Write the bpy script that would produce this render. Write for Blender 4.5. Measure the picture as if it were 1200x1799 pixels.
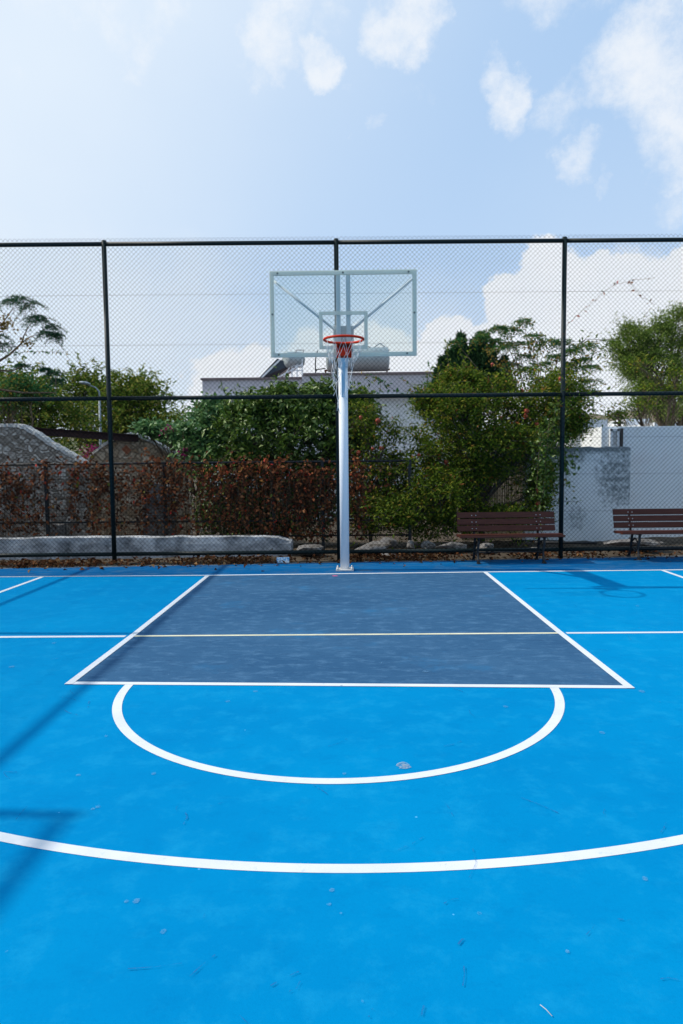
import bpy, bmesh, math, random
import numpy as np
from mathutils import Vector, Matrix
for o in list(bpy.data.objects): bpy.data.objects.remove(o)
sc = bpy.context.scene
R = math.radians
# ---------------------------------------------------------------- camera
F = 1185.; CH = 1.56
PITCH = math.atan(83.5 / F); YAW = math.atan(17 / F); ROLL = .0098
def Rz(a): c, s = math.cos(a), math.sin(a); return np.array([[c, -s, 0], [s, c, 0], [0, 0, 1.]])
def Rx(a): c, s = math.cos(a), math.sin(a); return np.array([[1., 0, 0], [0, c, -s], [0, s, c]])
RM = Rz(YAW) @ Rx(math.pi / 2 - PITCH) @ Rz(-ROLL)
cam = bpy.data.cameras.new('camera'); co = bpy.data.objects.new('camera', cam)
sc.collection.objects.link(co); sc.camera = co
m4 = Matrix([list(RM[i]) + [0] for i in range(3)] + [[0, 0, 0, 1]]); m4.translation = (0, 0, CH)
co.matrix_world = m4
cam.sensor_fit = 'HORIZONTAL'; cam.sensor_width = 24.; cam.lens = 24. * F / 1200.
cam.clip_start = .05; cam.clip_end = 6000
# measuring helpers: where a photographed point stands in metres, given its distance or the ground
def ray(x, y): return RM @ np.array([(x - 600) / F, -(y - 899.5) / F, -1.])
def G(x, y, z=0.): d = ray(x, y); t = (z - CH) / d[2]; return np.array([0, 0, CH]) + t * d
def P(x, y, Y): d = ray(x, y); t = Y / d[1]; return np.array([0, 0, CH]) + t * d
# ---------------------------------------------------------------- sky
sc.view_settings.view_transform = 'Standard'; sc.view_settings.look = 'None'
sc.view_settings.exposure = 0.0; sc.view_settings.gamma = 1
SUN = Vector((-1.083, .036, 1.0)).normalized()
w = bpy.data.worlds.new('World'); sc.world = w; w.use_nodes = True
nt = w.node_tree; N = nt.nodes; L = nt.links; N.clear()
wo = N.new('ShaderNodeOutputWorld'); bg = N.new('ShaderNodeBackground'); L.new(bg.outputs[0], wo.inputs[0])
bg.inputs[1].default_value = .1
sky = N.new('ShaderNodeTexSky'); sky.sky_type = 'NISHITA'; sky.sun_disc = False
sky.sun_elevation = math.asin(SUN.z); sky.sun_rotation = math.atan2(SUN.x, SUN.y)
sky.air_density = 1.0; sky.dust_density = 1.2; sky.ozone_density = 1.5
tc = N.new('ShaderNodeTexCoord')
nrm = N.new('ShaderNodeVectorMath'); nrm.operation = 'NORMALIZE'; L.new(tc.outputs['Generated'], nrm.inputs[0])
def nz(scale, detail, rough, vec, col=False):
    n = N.new('ShaderNodeTexNoise'); n.inputs['Scale'].default_value = scale
    n.inputs['Detail'].default_value = detail; n.inputs['Roughness'].default_value = rough
    L.new(vec, n.inputs['Vector']); return n.outputs['Color' if col else 'Fac']
def mth(op, a, b=None, c=None, clamp=False):
    n = N.new('ShaderNodeMath'); n.operation = op; n.use_clamp = clamp
    for i, v in enumerate((a, b, c)):
        if v is None: continue
        if isinstance(v, (int, float)): n.inputs[i].default_value = v
        else: L.new(v, n.inputs[i])
    return n.outputs[0]
def vm(op, a, b):
    n = N.new('ShaderNodeVectorMath'); n.operation = op
    for i, v in enumerate((a, b)):
        if isinstance(v, (tuple, list)): n.inputs[i].default_value = v
        elif isinstance(v, (int, float)): n.inputs[3].default_value = v
        else: L.new(v, n.inputs[i])
    return n.outputs['Value' if op == 'DOT_PRODUCT' else 'Vector']
D = nrm.outputs[0]
wn = nz(7, 7, .6, D, True)
wv = vm('SUBTRACT', wn, (.5, .5, .5))
s1 = N.new('ShaderNodeVectorMath'); s1.operation = 'SCALE'; L.new(wv, s1.inputs[0]); s1.inputs[3].default_value = .17
Dw = vm('NORMALIZE', vm('ADD', D, s1.outputs[0]), (0, 0, 0))
s2 = N.new('ShaderNodeVectorMath'); s2.operation = 'SCALE'; L.new(vm('SUBTRACT', nz(22, 5, .6, D, True), (.5, .5, .5)), s2.inputs[0]); s2.inputs[3].default_value = .065
Dc = vm('NORMALIZE', vm('ADD', D, s2.outputs[0]), (0, 0, 0))
def blobs(lst, dvec, k=1.):
    out = None
    for (x, y, r, s) in lst:
        d = ray(x, y); d = d / np.linalg.norm(d)
        dp = vm('DOT_PRODUCT', dvec, tuple(d))
        a = r / F; mr = N.new('ShaderNodeMapRange'); mr.interpolation_type = 'SMOOTHSTEP'
        L.new(dp, mr.inputs[0]); mr.inputs[1].default_value = math.cos(a * 1.25); mr.inputs[2].default_value = math.cos(a * .25)
        mr.inputs[3].default_value = 0; mr.inputs[4].default_value = s
        out = mr.outputs[0] if out is None else mth('MAXIMUM', out, mr.outputs[0])
    return out
wisps = [(478, 70, 62, .95), (445, 105, 40, .7), (562, 110, 42, .95), (592, 35, 34, .65), (700, 45, 58, .95), (675, 5, 50, .75),
         (240, 40, 75, .68), (205, 0, 60, .7), (292, 50, 44, .55), (150, 10, 40, .6), (45, 130, 30, .5), (895, 150, 46, .9), (890, 115, 30, .8), (905, 190, 30, .7), (985, 185, 52, .7),
         (1015, 100, 36, .4), (662, 236, 28, .8), (712, 178, 40, .45), (395, 90, 32, .4), (985, 290, 48, .85), (1035, 342, 18, .7), (1015, 315, 26, .6),
         (1145, 120, 105, .95), (1180, 30, 85, .95), (1195, 220, 85, .95), (1070, 160, 60, .75), (930, 14, 30, .5), (635, 150, 22, .4), (1110, 190, 60, .6), (1200, 320, 60, .6),
         (1330, 150, 160, .9), (500, -60, 90, .8), (1000, -150, 140, .8), (100, -200, 160, .7)]
cum = [(955, 496, 62, 1), (915, 546, 60, 1), (1000, 556, 95, 1), (1075, 536, 80, 1), (1150, 546, 80, 1), (1095, 656, 180, 1), (1210, 576, 110, 1), (960, 636, 110, 1), (1020, 506, 45, 1),
       (790, 605, 52, 1), (755, 660, 70, 1), (840, 660, 90, 1), (1110, 480, 32, 1), (1060, 475, 30, 1), (1185, 490, 40, 1), (1320, 580, 160, 1), (460, 655, 50, .8), (400, 690, 80, .8), (560, 660, 80, .8), (660, 640, 70, .8)]
fine = nz(13, 10, .67, D)
m1 = mth('MULTIPLY', blobs(wisps, Dw), 1)
m1 = mth('SUBTRACT', mth('MULTIPLY_ADD', fine, 1.7, m1), 1.28)
wm = N.new('ShaderNodeMapRange'); wm.interpolation_type = 'SMOOTHSTEP'; L.new(m1, wm.inputs[0]); wm.inputs[1].default_value = 0; wm.inputs[2].default_value = .82
wm.inputs[3].default_value = 0; wm.inputs[4].default_value = .84
m2 = mth('MULTIPLY_ADD', nz(22, 8, .6, D), .6, blobs(cum, Dc))
cm = N.new('ShaderNodeMapRange'); cm.interpolation_type = 'SMOOTHSTEP'; L.new(m2, cm.inputs[0]); cm.inputs[1].default_value = .50; cm.inputs[2].default_value = .80
cm.inputs[3].default_value = 0; cm.inputs[4].default_value = .96
low = [(150, 640, 190, .55), (330, 680, 190, .6), (560, 660, 150, .45), (-80, 600, 200, .5), (700, 700, 200, .5)]
lm = mth('MULTIPLY', blobs(low, Dw), mth('ADD', .35, nz(6, 5, .55, D)))
# thin bright veil spreading from the sun's side
sd = vm('DOT_PRODUCT', D, tuple(SUN))
vl = N.new('ShaderNodeMapRange'); vl.interpolation_type = 'SMOOTHSTEP'; L.new(sd, vl.inputs[0]); vl.inputs[1].default_value = .12; vl.inputs[2].default_value = .70
vl.inputs[3].default_value = .0; vl.inputs[4].default_value = 1.0
sep = N.new('ShaderNodeSeparateXYZ'); L.new(D, sep.inputs[0])
hz = N.new('ShaderNodeMapRange'); hz.interpolation_type = 'SMOOTHSTEP'; L.new(sep.outputs[2], hz.inputs[0]); hz.inputs[1].default_value = .62; hz.inputs[2].default_value = .12; hz.inputs[3].default_value = .20; hz.inputs[4].default_value = .46
veil = mth('MULTIPLY', mth('ADD', vl.outputs[0], mth('MULTIPLY', hz.outputs[0], mth('SUBTRACT', 1.0, vl.outputs[0]))), mth('ADD', .76, mth('MULTIPLY', nz(2.6, 4, .5, D), .42)), clamp=True)
def mixc(f, a, b):
    n = N.new('ShaderNodeMix'); n.data_type = 'RGBA'; 
    if isinstance(f, (int, float)): n.inputs[0].default_value = f
    else: L.new(f, n.inputs[0])
    for i, v in ((6, a), (7, b)):
        if isinstance(v, tuple): n.inputs[i].default_value = v
        else: L.new(v, n.inputs[i])
    return n.outputs[2]
hs = N.new('ShaderNodeHueSaturation'); L.new(sky.outputs[0], hs.inputs['Color']); hs.inputs['Saturation'].default_value = 1.0; hs.inputs['Value'].default_value = 1.0
c = mixc(.84, hs.outputs[0], (3.5, 6.0, 9.6, 1))
c = mixc(veil, c, (7.9, 8.9, 10.0, 1))
c = mixc(lm, c, (8.3, 9.0, 9.7, 1))
ctop = mixc(nz(14, 5, .55, D), (8.3, 8.9, 9.7, 1), (9.4, 9.6, 9.95, 1))
c = mixc(cm.outputs[0], c, ctop)
c = mixc(wm.outputs[0], c, (9.2, 9.5, 9.9, 1))
# the sky overhead and behind the photographer, away from the sun's glare, is a deeper blue
def sstep(v, lo, hi):
    q = N.new('ShaderNodeMapRange'); q.interpolation_type = 'SMOOTHSTEP'; L.new(v, q.inputs[0]); q.inputs[1].default_value = lo; q.inputs[2].default_value = hi; return q.outputs[0]
deep = mth('MAXIMUM', sstep(sep.outputs[2], .64, .92), sstep(sep.outputs[1], .30, -.25))
deep = mth('MULTIPLY', deep, mth('SUBTRACT', 1.0, mth('MULTIPLY', vl.outputs[0], .45)))
zc = mixc(sstep(nz(3.0, 7, .6, D), .50, .62), (3.6, 6.2, 9.8, 1), (10.0, 10.3, 10.8, 1))
c = mixc(deep, c, zc)
L.new(c, bg.inputs[0])
# ---------------------------------------------------------------- sun
sl = bpy.data.lights.new('sun', 'SUN'); sl.energy = 3.7; sl.angle = R(.6); sl.color = (1, .94, .84)
so = bpy.data.objects.new('sun', sl); sc.collection.objects.link(so); so.rotation_euler = SUN.to_track_quat('Z', 'Y').to_euler(); so.location = (-20, 0, 20)
# ---------------------------------------------------------------- materials
def newmat(name):
    m = bpy.data.materials.new(name); m.use_nodes = True
    return m, m.node_tree.nodes, m.node_tree.links, m.node_tree.nodes['Principled BSDF']
def mat(name, c1, c2=None, scale=6., rough=.7, bump=0., metal=0., detail=6, stretch=(1, 1, 1), spec=.4, blotch=None, lo=.35, hi=.65):
    m, n, l, b = newmat(name)
    b.inputs['Roughness'].default_value = rough; b.inputs['Metallic'].default_value = metal; b.inputs['Specular IOR Level'].default_value = spec
    if c2 is None: c2 = tuple(v * .82 for v in c1)
    t = n.new('ShaderNodeTexCoord'); mp = n.new('ShaderNodeMapping'); mp.inputs['Scale'].default_value = stretch; l.new(t.outputs['Object'], mp.inputs[0])
    no = n.new('ShaderNodeTexNoise'); no.inputs['Scale'].default_value = scale; no.inputs['Detail'].default_value = detail; no.inputs['Roughness'].default_value = .62; l.new(mp.outputs[0], no.inputs['Vector'])
    r = n.new('ShaderNodeValToRGB'); l.new(no.outputs['Fac'], r.inputs[0])
    r.color_ramp.elements[0].position = lo; r.color_ramp.elements[1].position = hi
    r.color_ramp.elements[0].color = (*c1, 1); r.color_ramp.elements[1].color = (*c2, 1)
    colr = r.outputs[0]
    if blotch:
        bc, bs, b0, b1 = blotch
        n2 = n.new('ShaderNodeTexNoise'); n2.inputs['Scale'].default_value = bs; n2.inputs['Detail'].default_value = 8; n2.inputs['Roughness'].default_value = .7; l.new(t.outputs['Object'], n2.inputs['Vector'])
        mr = n.new('ShaderNodeMapRange'); l.new(n2.outputs['Fac'], mr.inputs[0]); mr.inputs[1].default_value = b0; mr.inputs[2].default_value = b1
        mx = n.new('ShaderNodeMix'); mx.data_type = 'RGBA'; l.new(mr.outputs[0], mx.inputs[0]); l.new(colr, mx.inputs[6]); mx.inputs[7].default_value = (*bc, 1); colr = mx.outputs[2]
    l.new(colr, b.inputs['Base Color'])
    if bump:
        bp = n.new('ShaderNodeBump'); bp.inputs['Strength'].default_value = bump; bp.inputs['Distance'].default_value = .02; l.new(no.outputs['Fac'], bp.inputs['Height']); l.new(bp.outputs[0], b.inputs['Normal'])
    return m
def leafmat(name, stops, rough=.45, trans=.25, spec=.45):
    m, n, l, b = newmat(name)
    g = n.new('ShaderNodeNewGeometry'); r = n.new('ShaderNodeValToRGB'); l.new(g.outputs['Random Per Island'], r.inputs[0])
    e = r.color_ramp.elements
    while len(e) < len(stops): e.new(.5)
    for i, (p, c) in enumerate(stops): e[i].position = p; e[i].color = (*c, 1)
    l.new(r.outputs[0], b.inputs['Base Color']); b.inputs['Roughness'].default_value = rough; b.inputs['Specular IOR Level'].default_value = spec
    tr = n.new('ShaderNodeBsdfTranslucent'); l.new(r.outputs[0], tr.inputs[0])
    mx = n.new('ShaderNodeMixShader'); mx.inputs[0].default_value = trans
    l.new(b.outputs[0], mx.inputs[1]); l.new(tr.outputs[0], mx.inputs[2]); l.new(mx.outputs[0], n['Material Output'].inputs[0])
    return m
def courtmat(name, a, b_, pale, scuff, amt=.5, streak=(1, 1, 1), patch=None):
    m, n, l, b = newmat(name)
    t = n.new('ShaderNodeTexCoord')
    def no(s, d, r, st=(1, 1, 1)):
        mp = n.new('ShaderNodeMapping'); mp.inputs['Scale'].default_value = st; l.new(t.outputs['Object'], mp.inputs[0])
        q = n.new('ShaderNodeTexNoise'); q.inputs['Scale'].default_value = s; q.inputs['Detail'].default_value = d; q.inputs['Roughness'].default_value = r; l.new(mp.outputs[0], q.inputs['Vector']); return q.outputs['Fac']
    def mr(f, lo, hi, a0=0., a1=1.):
        q = n.new('ShaderNodeMapRange'); l.new(f, q.inputs[0]); q.inputs[1].default_value = lo; q.inputs[2].default_value = hi; q.inputs[3].default_value = a0; q.inputs[4].default_value = a1; return q.outputs[0]
    def mx(f, c1, c2):
        q = n.new('ShaderNodeMix'); q.data_type = 'RGBA'; l.new(f, q.inputs[0])
        for i, v in ((6, c1), (7, c2)):
            if isinstance(v, tuple): q.inputs[i].default_value = (*v, 1)
            else: l.new(v, q.inputs[i])
        return q.outputs[2]
    c = mx(mr(no(.55, 5, .6, streak), .3, .7), a, b_)
    c = mx(mr(no(5, 7, .7, streak), .50, .76, 0, amt), c, pale)
    c = mx(mr(no(9, 6, .75, (streak[0] * .6, streak[1], 1)), .52, .76, 0, amt * .9), c, scuff)
    c = mx(mr(no(1.9, 9, .82, streak), .62, .78, 0, amt * .8), c, pale)
    c = mx(mr(no(70, 4, .8), .50, .72, 0, .30), c, scuff)
    c = mx(mr(no(38, 5, .8, (1, 1, 1)), .58, .78, 0, .25), c, pale)
    if patch:
        for (pc, s, lo, hi, am) in patch: c = mx(mr(no(s, 8, .7), lo, hi, 0, am), c, pc)
    # tiny specks of grit and chipped paint
    vo = n.new('ShaderNodeTexVoronoi'); vo.inputs['Scale'].default_value = 9; l.new(t.outputs['Object'], vo.inputs['Vector'])
    wn_ = n.new('ShaderNodeTexWhiteNoise'); l.new(vo.outputs['Position'], wn_.inputs['Vector'])
    sz = n.new('ShaderNodeMath'); sz.operation = 'MULTIPLY_ADD'; l.new(wn_.outputs['Value'], sz.inputs[0]); sz.inputs[1].default_value = .9; sz.inputs[2].default_value = -.82
    ls = n.new('ShaderNodeMath'); ls.operation = 'LESS_THAN'; l.new(vo.outputs['Distance'], ls.inputs[0]); l.new(sz.outputs[0], ls.inputs[1])
    lf = n.new('ShaderNodeMath'); lf.operation = 'MULTIPLY'; l.new(ls.outputs[0], lf.inputs[0]); lf.inputs[1].default_value = .55
    c = mx(lf.outputs[0], c, tuple(min(1, v * 1.3 + .12) for v in pale))
    l.new(c, b.inputs['Base Color'])
    b.inputs['Roughness'].default_value = .9; b.inputs['Specular IOR Level'].default_value = .02
    bp = n.new('ShaderNodeBump'); bp.inputs['Strength'].default_value = .12; bp.inputs['Distance'].default_value = .004; l.new(no(160, 3, .6), bp.inputs['Height']); l.new(bp.outputs[0], b.inputs['Normal'])
    return m
def stonemat(name, c1, c2, mortar, scale, mw=.06):
    m, n, l, b = newmat(name)
    t = n.new('ShaderNodeTexCoord'); 
    dn = n.new('ShaderNodeTexNoise'); dn.inputs['Scale'].default_value = 3; dn.inputs['Detail'].default_value = 4; l.new(t.outputs['Object'], dn.inputs['Vector'])
    ad = n.new('ShaderNodeMix'); ad.data_type = 'RGBA'; ad.blend_type = 'LINEAR_LIGHT'; ad.inputs[0].default_value = .12; l.new(t.outputs['Object'], ad.inputs[6]); l.new(dn.outputs['Color'], ad.inputs[7])
    mp = n.new('ShaderNodeMapping'); mp.inputs['Scale'].default_value = (1, 1, 1.5); l.new(ad.outputs[2], mp.inputs[0])
    v1 = n.new('ShaderNodeTexVoronoi'); v1.inputs['Scale'].default_value = scale; l.new(mp.outputs[0], v1.inputs['Vector'])
    v2 = n.new('ShaderNodeTexVoronoi'); v2.feature = 'DISTANCE_TO_EDGE'; v2.inputs['Scale'].default_value = scale; l.new(mp.outputs[0], v2.inputs['Vector'])
    sx = n.new('ShaderNodeSeparateColor'); l.new(v1.outputs['Color'], sx.inputs[0])
    r = n.new('ShaderNodeValToRGB'); l.new(sx.outputs[0], r.inputs[0]); r.color_ramp.elements[0].color = (*c1, 1); r.color_ramp.elements[1].color = (*c2, 1)
    fn = n.new('ShaderNodeTexNoise'); fn.inputs['Scale'].default_value = 14; fn.inputs['Detail'].default_value = 8; l.new(t.outputs['Object'], fn.inputs['Vector'])
    mu = n.new('ShaderNodeMix'); mu.data_type = 'RGBA'; mu.blend_type = 'OVERLAY'; mu.inputs[0].default_value = .7; l.new(r.outputs[0], mu.inputs[6]); l.new(fn.outputs['Fac'], mu.inputs[7])
    mr = n.new('ShaderNodeMapRange'); l.new(v2.outputs['Distance'], mr.inputs[0]); mr.inputs[1].default_value = mw * .3; mr.inputs[2].default_value = mw; mr.inputs[3].default_value = 1; mr.inputs[4].default_value = 0
    mx = n.new('ShaderNodeMix'); mx.data_type = 'RGBA'; l.new(mr.outputs[0], mx.inputs[0]); l.new(mu.outputs[2], mx.inputs[6]); mx.inputs[7].default_value = (*mortar, 1)
    l.new(mx.outputs[2], b.inputs['Base Color']); b.inputs['Roughness'].default_value = .9; b.inputs['Specular IOR Level'].default_value = .15
    bp = n.new('ShaderNodeBump'); bp.inputs['Strength'].default_value = .8; bp.inputs['Distance'].default_value = .04
    mm = n.new('ShaderNodeMath'); mm.operation = 'MULTIPLY_ADD'; l.new(mr.outputs[0], mm.inputs[0]); mm.inputs[1].default_value = -.6; l.new(fn.outputs['Fac'], mm.inputs[2])
    l.new(mm.outputs[0], bp.inputs['Height']); l.new(bp.outputs[0], b.inputs['Normal'])
    return m
M = {}
M['blue'] = courtmat('court_blue', (0, .188, .432), (0, .243, .50), (.012, .305, .55), (.0, .160, .385), .55)
M['rim_blue'] = courtmat('court_blue_worn_shaded', (.001, .075, .215), (.002, .125, .33), (.10, .20, .28), (.02, .07, .15), .75, (.5, 2.2, 1), [((.10, .14, .16), 2.2, .55, .68, .55)])  # worn streaks and patches; base darkened to stand in for fence mesh shadow
M['key'] = courtmat('key_grey_blue', (.030, .092, .185), (.046, .122, .225), (.11, .23, .37), (.016, .050, .115), .68, (1.1, 2.0, 1), [((.02, .17, .36), 1.1, .57, .8, .7)])
M['line'] = mat('white_line_paint', (.70, .71, .73), (.62, .64, .66), 3, .8, spec=.05, blotch=((.36, .50, .64), 22, .58, .80))
M['cream'] = mat('cream_line_paint', (.74, .70, .50), (.60, .58, .42), 7, .8, spec=.15, blotch=((.3, .34, .38), 20, .6, .75))
M['dirt'] = mat('dirt', (.05, .038, .027), (.12, .095, .07), 5, .95, .5, spec=.1)
M['conc'] = mat('concrete', (.40, .42, .45), (.66, .68, .70), 7, .9, 1.0, spec=.15, blotch=((.10, .11, .12), 2.2, .42, .66), stretch=(1, 1, 2))
M['curb'] = mat('curb_concrete', (.10, .13, .16), (.22, .24, .25), 6, .9, .3, spec=.15)
M['rock'] = mat('rock', (.15, .14, .135), (.34, .33, .32), 5, .9, .6, spec=.15, blotch=((.07, .06, .05), 4, .45, .62))
M['fence'] = mat('dark_green_coat', (.004, .012, .013), (.007, .018, .018), 12, .5, .1, spec=.3, blotch=((.03, .035, .03), 9, .66, .8))
M['wire'] = mat('coated_wire', (.003, .007, .008), (.004, .009, .010), 9, .9, spec=.0)
M['lowwire'] = mat('old_wire', (.008, .008, .008), (.02, .014, .010), 9, .9, spec=.0)
M['steel'] = mat('dark_painted_steel', (.012, .014, .016), (.03, .03, .03), 9, .6)
M['polew'] = mat('pole_white_paint', (.80, .83, .86), (.83, .85, .87), 5, .6, spec=.2, blotch=((.5, .53, .56), 7, .62, .85))
M['bframe'] = mat('bracket_paint', (.80, .84, .85), (.84, .86, .87), 6, .5)
m, n, l, b = newmat('board_border'); b.inputs['Base Color'].default_value = (.90, .92, .84, 1); b.inputs['Roughness'].default_value = .5
tr = n.new('ShaderNodeBsdfTranslucent'); tr.inputs[0].default_value = (.90, .93, .84, 1); mx = n.new('ShaderNodeMixShader'); mx.inputs[0].default_value = .6; l.new(b.outputs[0], mx.inputs[1]); l.new(tr.outputs[0], mx.inputs[2]); l.new(mx.outputs[0], n['Material Output'].inputs[0]); M['border'] = m
M['plate'] = mat('grey_plate', (.50, .49, .48), (.58, .56, .54), 8, .6)
M['orange'] = mat('rim_red', (.56, .024, .003), (.66, .036, .005), 9, .5, spec=.2, blotch=((.2, .02, .01), 12, .62, .8))
M['net'] = mat('net_cord', (.78, .78, .77), (.60, .60, .58), 60, .9)
M['wood'] = mat('brown_slat', (.052, .015, .010), (.088, .027, .018), 4, .5, .15, stretch=(1, 14, 14), spec=.15)
M['iron'] = mat('black_cast_iron', (.010, .010, .011), (.02, .02, .02), 20, .55, .2)
M['bolt'] = mat('zinc_bolt', (.6, .6, .6), (.5, .5, .5), 20, .35, metal=.6)
M['darkbolt'] = mat('dark_bolt', (.08, .09, .09), None, 20, .5)
M['bark'] = mat('bark', (.09, .062, .04), (.20, .15, .10), 9, .9, .6, stretch=(1, 1, .3), spec=.1)
M['bark2'] = mat('grey_bark', (.09, .07, .055), (.20, .165, .13), 9, .9, .6, stretch=(1, 1, .3), spec=.1)
M['parapet'] = mat('mauve_render', (.60, .55, .57), (.66, .61, .63), 1.4, .9, .1, spec=.15, blotch=((.52, .47, .48), 2, .55, .8))
M['coping'] = mat('coping', (.23, .17, .17), (.30, .23, .22), 3, .9)
M['white'] = mat('white_wall', (.74, .75, .76), (.80, .81, .82), 2, .9, .1, spec=.15)
M['wallold'] = mat('old_white_wall', (.70, .76, .80), (.82, .85, .87), 2.2, .9, .3, spec=.15, blotch=((.22, .26, .28), 1.7, .53, .72))
M['wallr'] = mat('white_wall_rough', (.77, .80, .81), (.83, .85, .85), 1.6, .9, .2, spec=.15, blotch=((.55, .50, .50), .8, .5, .8))
M['stone'] = stonemat('rubble_stone', (.18, .15, .12), (.62, .57, .50), (.24, .20, .16), 7, .10)
M['stone2'] = stonemat('buff_rubble', (.34, .24, .15), (.70, .58, .44), (.30, .23, .16), 5.5, .10)
M['render'] = mat('lime_render', (.42, .40, .37), (.56, .54, .50), 4, .9, .4)
M['terra'] = mat('terracotta', (.30, .10, .045), (.38, .14, .07), 6, .9)
M['rust'] = mat('rust', (.075, .022, .012), (.17, .07, .035), 8, .85, .2)
M['redrust'] = mat('red_oxide_beam', (.022, .008, .007), (.04, .013, .010), 8, .8)
M['tank'] = mat('galvanised_tank', (.42, .47, .47), (.34, .38, .38), 3, .5, metal=.15, blotch=((.22, .17, .12), 5, .62, .8))
M['panel'] = mat('solar_panel', (.012, .016, .025), (.03, .035, .045), 2, .2, spec=.6)
M['lampm'] = mat('galvanised_lamp', (.20, .24, .26), (.26, .30, .32), 5, .5, metal=.2)
M['hill'] = mat('hillside', (.20, .165, .12), (.085, .10, .05), .03, .95, spec=.05, lo=.42, hi=.56, detail=9)
M['glassd'] = mat('dark_window', (.02, .022, .025), None, 5, .15)
M['reed'] = mat('reed', (.52, .40, .24), (.70, .58, .38), 18, .9, stretch=(3, 3, .2))  # reed colour raised to stand in for sunlight on the shaded screen
M['litter'] = leafmat('fallen_leaf', [(0, (0.039, 0.014, 0.007)), (.4, (0.101, 0.035, 0.014)), (.75, (0.172, 0.066, 0.023)), (1, (0.265, 0.148, 0.062))], .8, .05, .1)
M['autumn'] = leafmat('creeper_leaf', [(0, (0.041, 0.019, 0.011)), (.3, (0.108, 0.041, 0.019)), (.55, (0.230, 0.074, 0.030)), (.75, (0.351, 0.121, 0.047)), (.88, (0.459, 0.203, 0.081)), (.95, (0.513, 0.038, 0.027)), (1, (0.162, 0.216, 0.041))], .6, .3, .1)
M['shrub'] = leafmat('shrub_leaf', [(0, (0.041, 0.080, 0.008)), (.5, (0.088, 0.161, 0.019)), (.85, (0.175, 0.256, 0.047)), (1, (0.323, 0.403, 0.134))], .4, .25, .3)
M['pale'] = leafmat('pale_vine_leaf', [(0, (0.075, 0.175, 0.050)), (.6, (0.138, 0.275, 0.088)), (1, (0.250, 0.375, 0.150))], .5, .3, .4)
M['pome'] = leafmat('pomegranate_leaf', [(0, (0.048, 0.098, 0.007)), (.5, (0.122, 0.195, 0.017)), (.85, (0.244, 0.293, 0.029)), (.95, (0.390, 0.325, 0.048)), (1, (0.358, 0.114, 0.033))], .55, .38, .12)
M['bgtree'] = leafmat('bush_leaf', [(0, (0.045, 0.098, 0.013)), (.5, (0.120, 0.195, 0.022)), (.85, (0.240, 0.285, 0.045)), (1, (0.420, 0.360, 0.075))], .6, .38, .1)
M['olive'] = leafmat('small_leaf', [(0, (0.083, 0.151, 0.025)), (.5, (0.165, 0.247, 0.041)), (1, (0.302, 0.371, 0.083))], .6, .35, .12)
M['feather'] = leafmat('leaflet', [(0, (.015, .07, .035)), (.6, (.03, .11, .05)), (1, (.07, .18, .07))], .6, .35, .1)
M['feather2'] = leafmat('leaflet_yellow', [(0, (0.029, 0.115, 0.034)), (.62, (0.069, 0.196, 0.057)), (.82, (0.184, 0.230, 0.046)), (1, (0.414, 0.253, 0.057))], .6, .35, .1)
M['conifer'] = leafmat('needle', [(0, (0.024, 0.060, 0.024)), (1, (0.060, 0.132, 0.042))], .7, .15, .1)
M['pink'] = leafmat('bougainvillea', [(0, (.22, .02, .09)), (1, (.38, .05, .18))], .7, .3, .1)
M['seed'] = leafmat('seed_pod', [(0, (.16, .10, .02)), (1, (.32, .22, .04))], .7, .2, .2)
M['fruit'] = mat('fruit_skin', (.32, .035, .022), (.46, .10, .04), 14, .45)
M['carton'] = mat('carton_paper', (.12, .38, .62), (.70, .78, .82), 30, .6, lo=.45, hi=.5)
M['worn'] = mat('bare_patch', (.10, .32, .54), (.03, .27, .52), 40, .9, spec=.1)
M['disc'] = mat('metal_disc', (.42, .46, .48), (.30, .33, .35), 60, .5, metal=.3)
M['pinkp'] = mat('pink_paint', (.45, .10, .25), None, 20, .8)
M['stick'] = mat('dry_stick', (.62, .62, .58), None, 20, .8)
m, n, l, b = newmat('scuff_rubber'); b.inputs['Base Color'].default_value = (.004, .10, .30, 1); b.inputs['Roughness'].default_value = .8
tr = n.new('ShaderNodeBsdfTransparent'); mx = n.new('ShaderNodeMixShader'); l.new(tr.outputs[0], mx.inputs[1]); l.new(b.outputs[0], mx.inputs[2])
no = n.new('ShaderNodeTexNoise'); no.inputs['Scale'].default_value = 40; t_ = n.new('ShaderNodeTexCoord'); l.new(t_.outputs['Object'], no.inputs['Vector'])
mr = n.new('ShaderNodeMapRange'); mr.inputs[1].default_value = .4; mr.inputs[2].default_value = .7; mr.inputs[4].default_value = .75; l.new(no.outputs['Fac'], mr.inputs[0]); l.new(mr.outputs[0], mx.inputs[0])
l.new(mx.outputs[0], n['Material Output'].inputs[0]); M['scuff'] = m
for nm_, cl_ in (('worn', (.16, .36, .56)), ('disc', (.36, .42, .46))):
    m, n, l, b = newmat(nm_ + '_paint'); b.inputs['Base Color'].default_value = (*cl_, 1); b.inputs['Roughness'].default_value = .9
    tr = n.new('ShaderNodeBsdfTransparent'); mx = n.new('ShaderNodeMixShader'); l.new(tr.outputs[0], mx.inputs[1]); l.new(b.outputs[0], mx.inputs[2])
    no = n.new('ShaderNodeTexNoise'); no.inputs['Scale'].default_value = 75; no.inputs['Detail'].default_value = 5; t_ = n.new('ShaderNodeTexCoord'); l.new(t_.outputs['Object'], no.inputs['Vector'])
    mr = n.new('ShaderNodeMapRange'); mr.inputs[1].default_value = .3; mr.inputs[2].default_value = .7; mr.inputs[4].default_value = .42 if nm_ == 'worn' else .8; l.new(no.outputs['Fac'], mr.inputs[0]); l.new(mr.outputs[0], mx.inputs[0])
    l.new(mx.outputs[0], n['Material Output'].inputs[0]); M[nm_] = m
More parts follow.
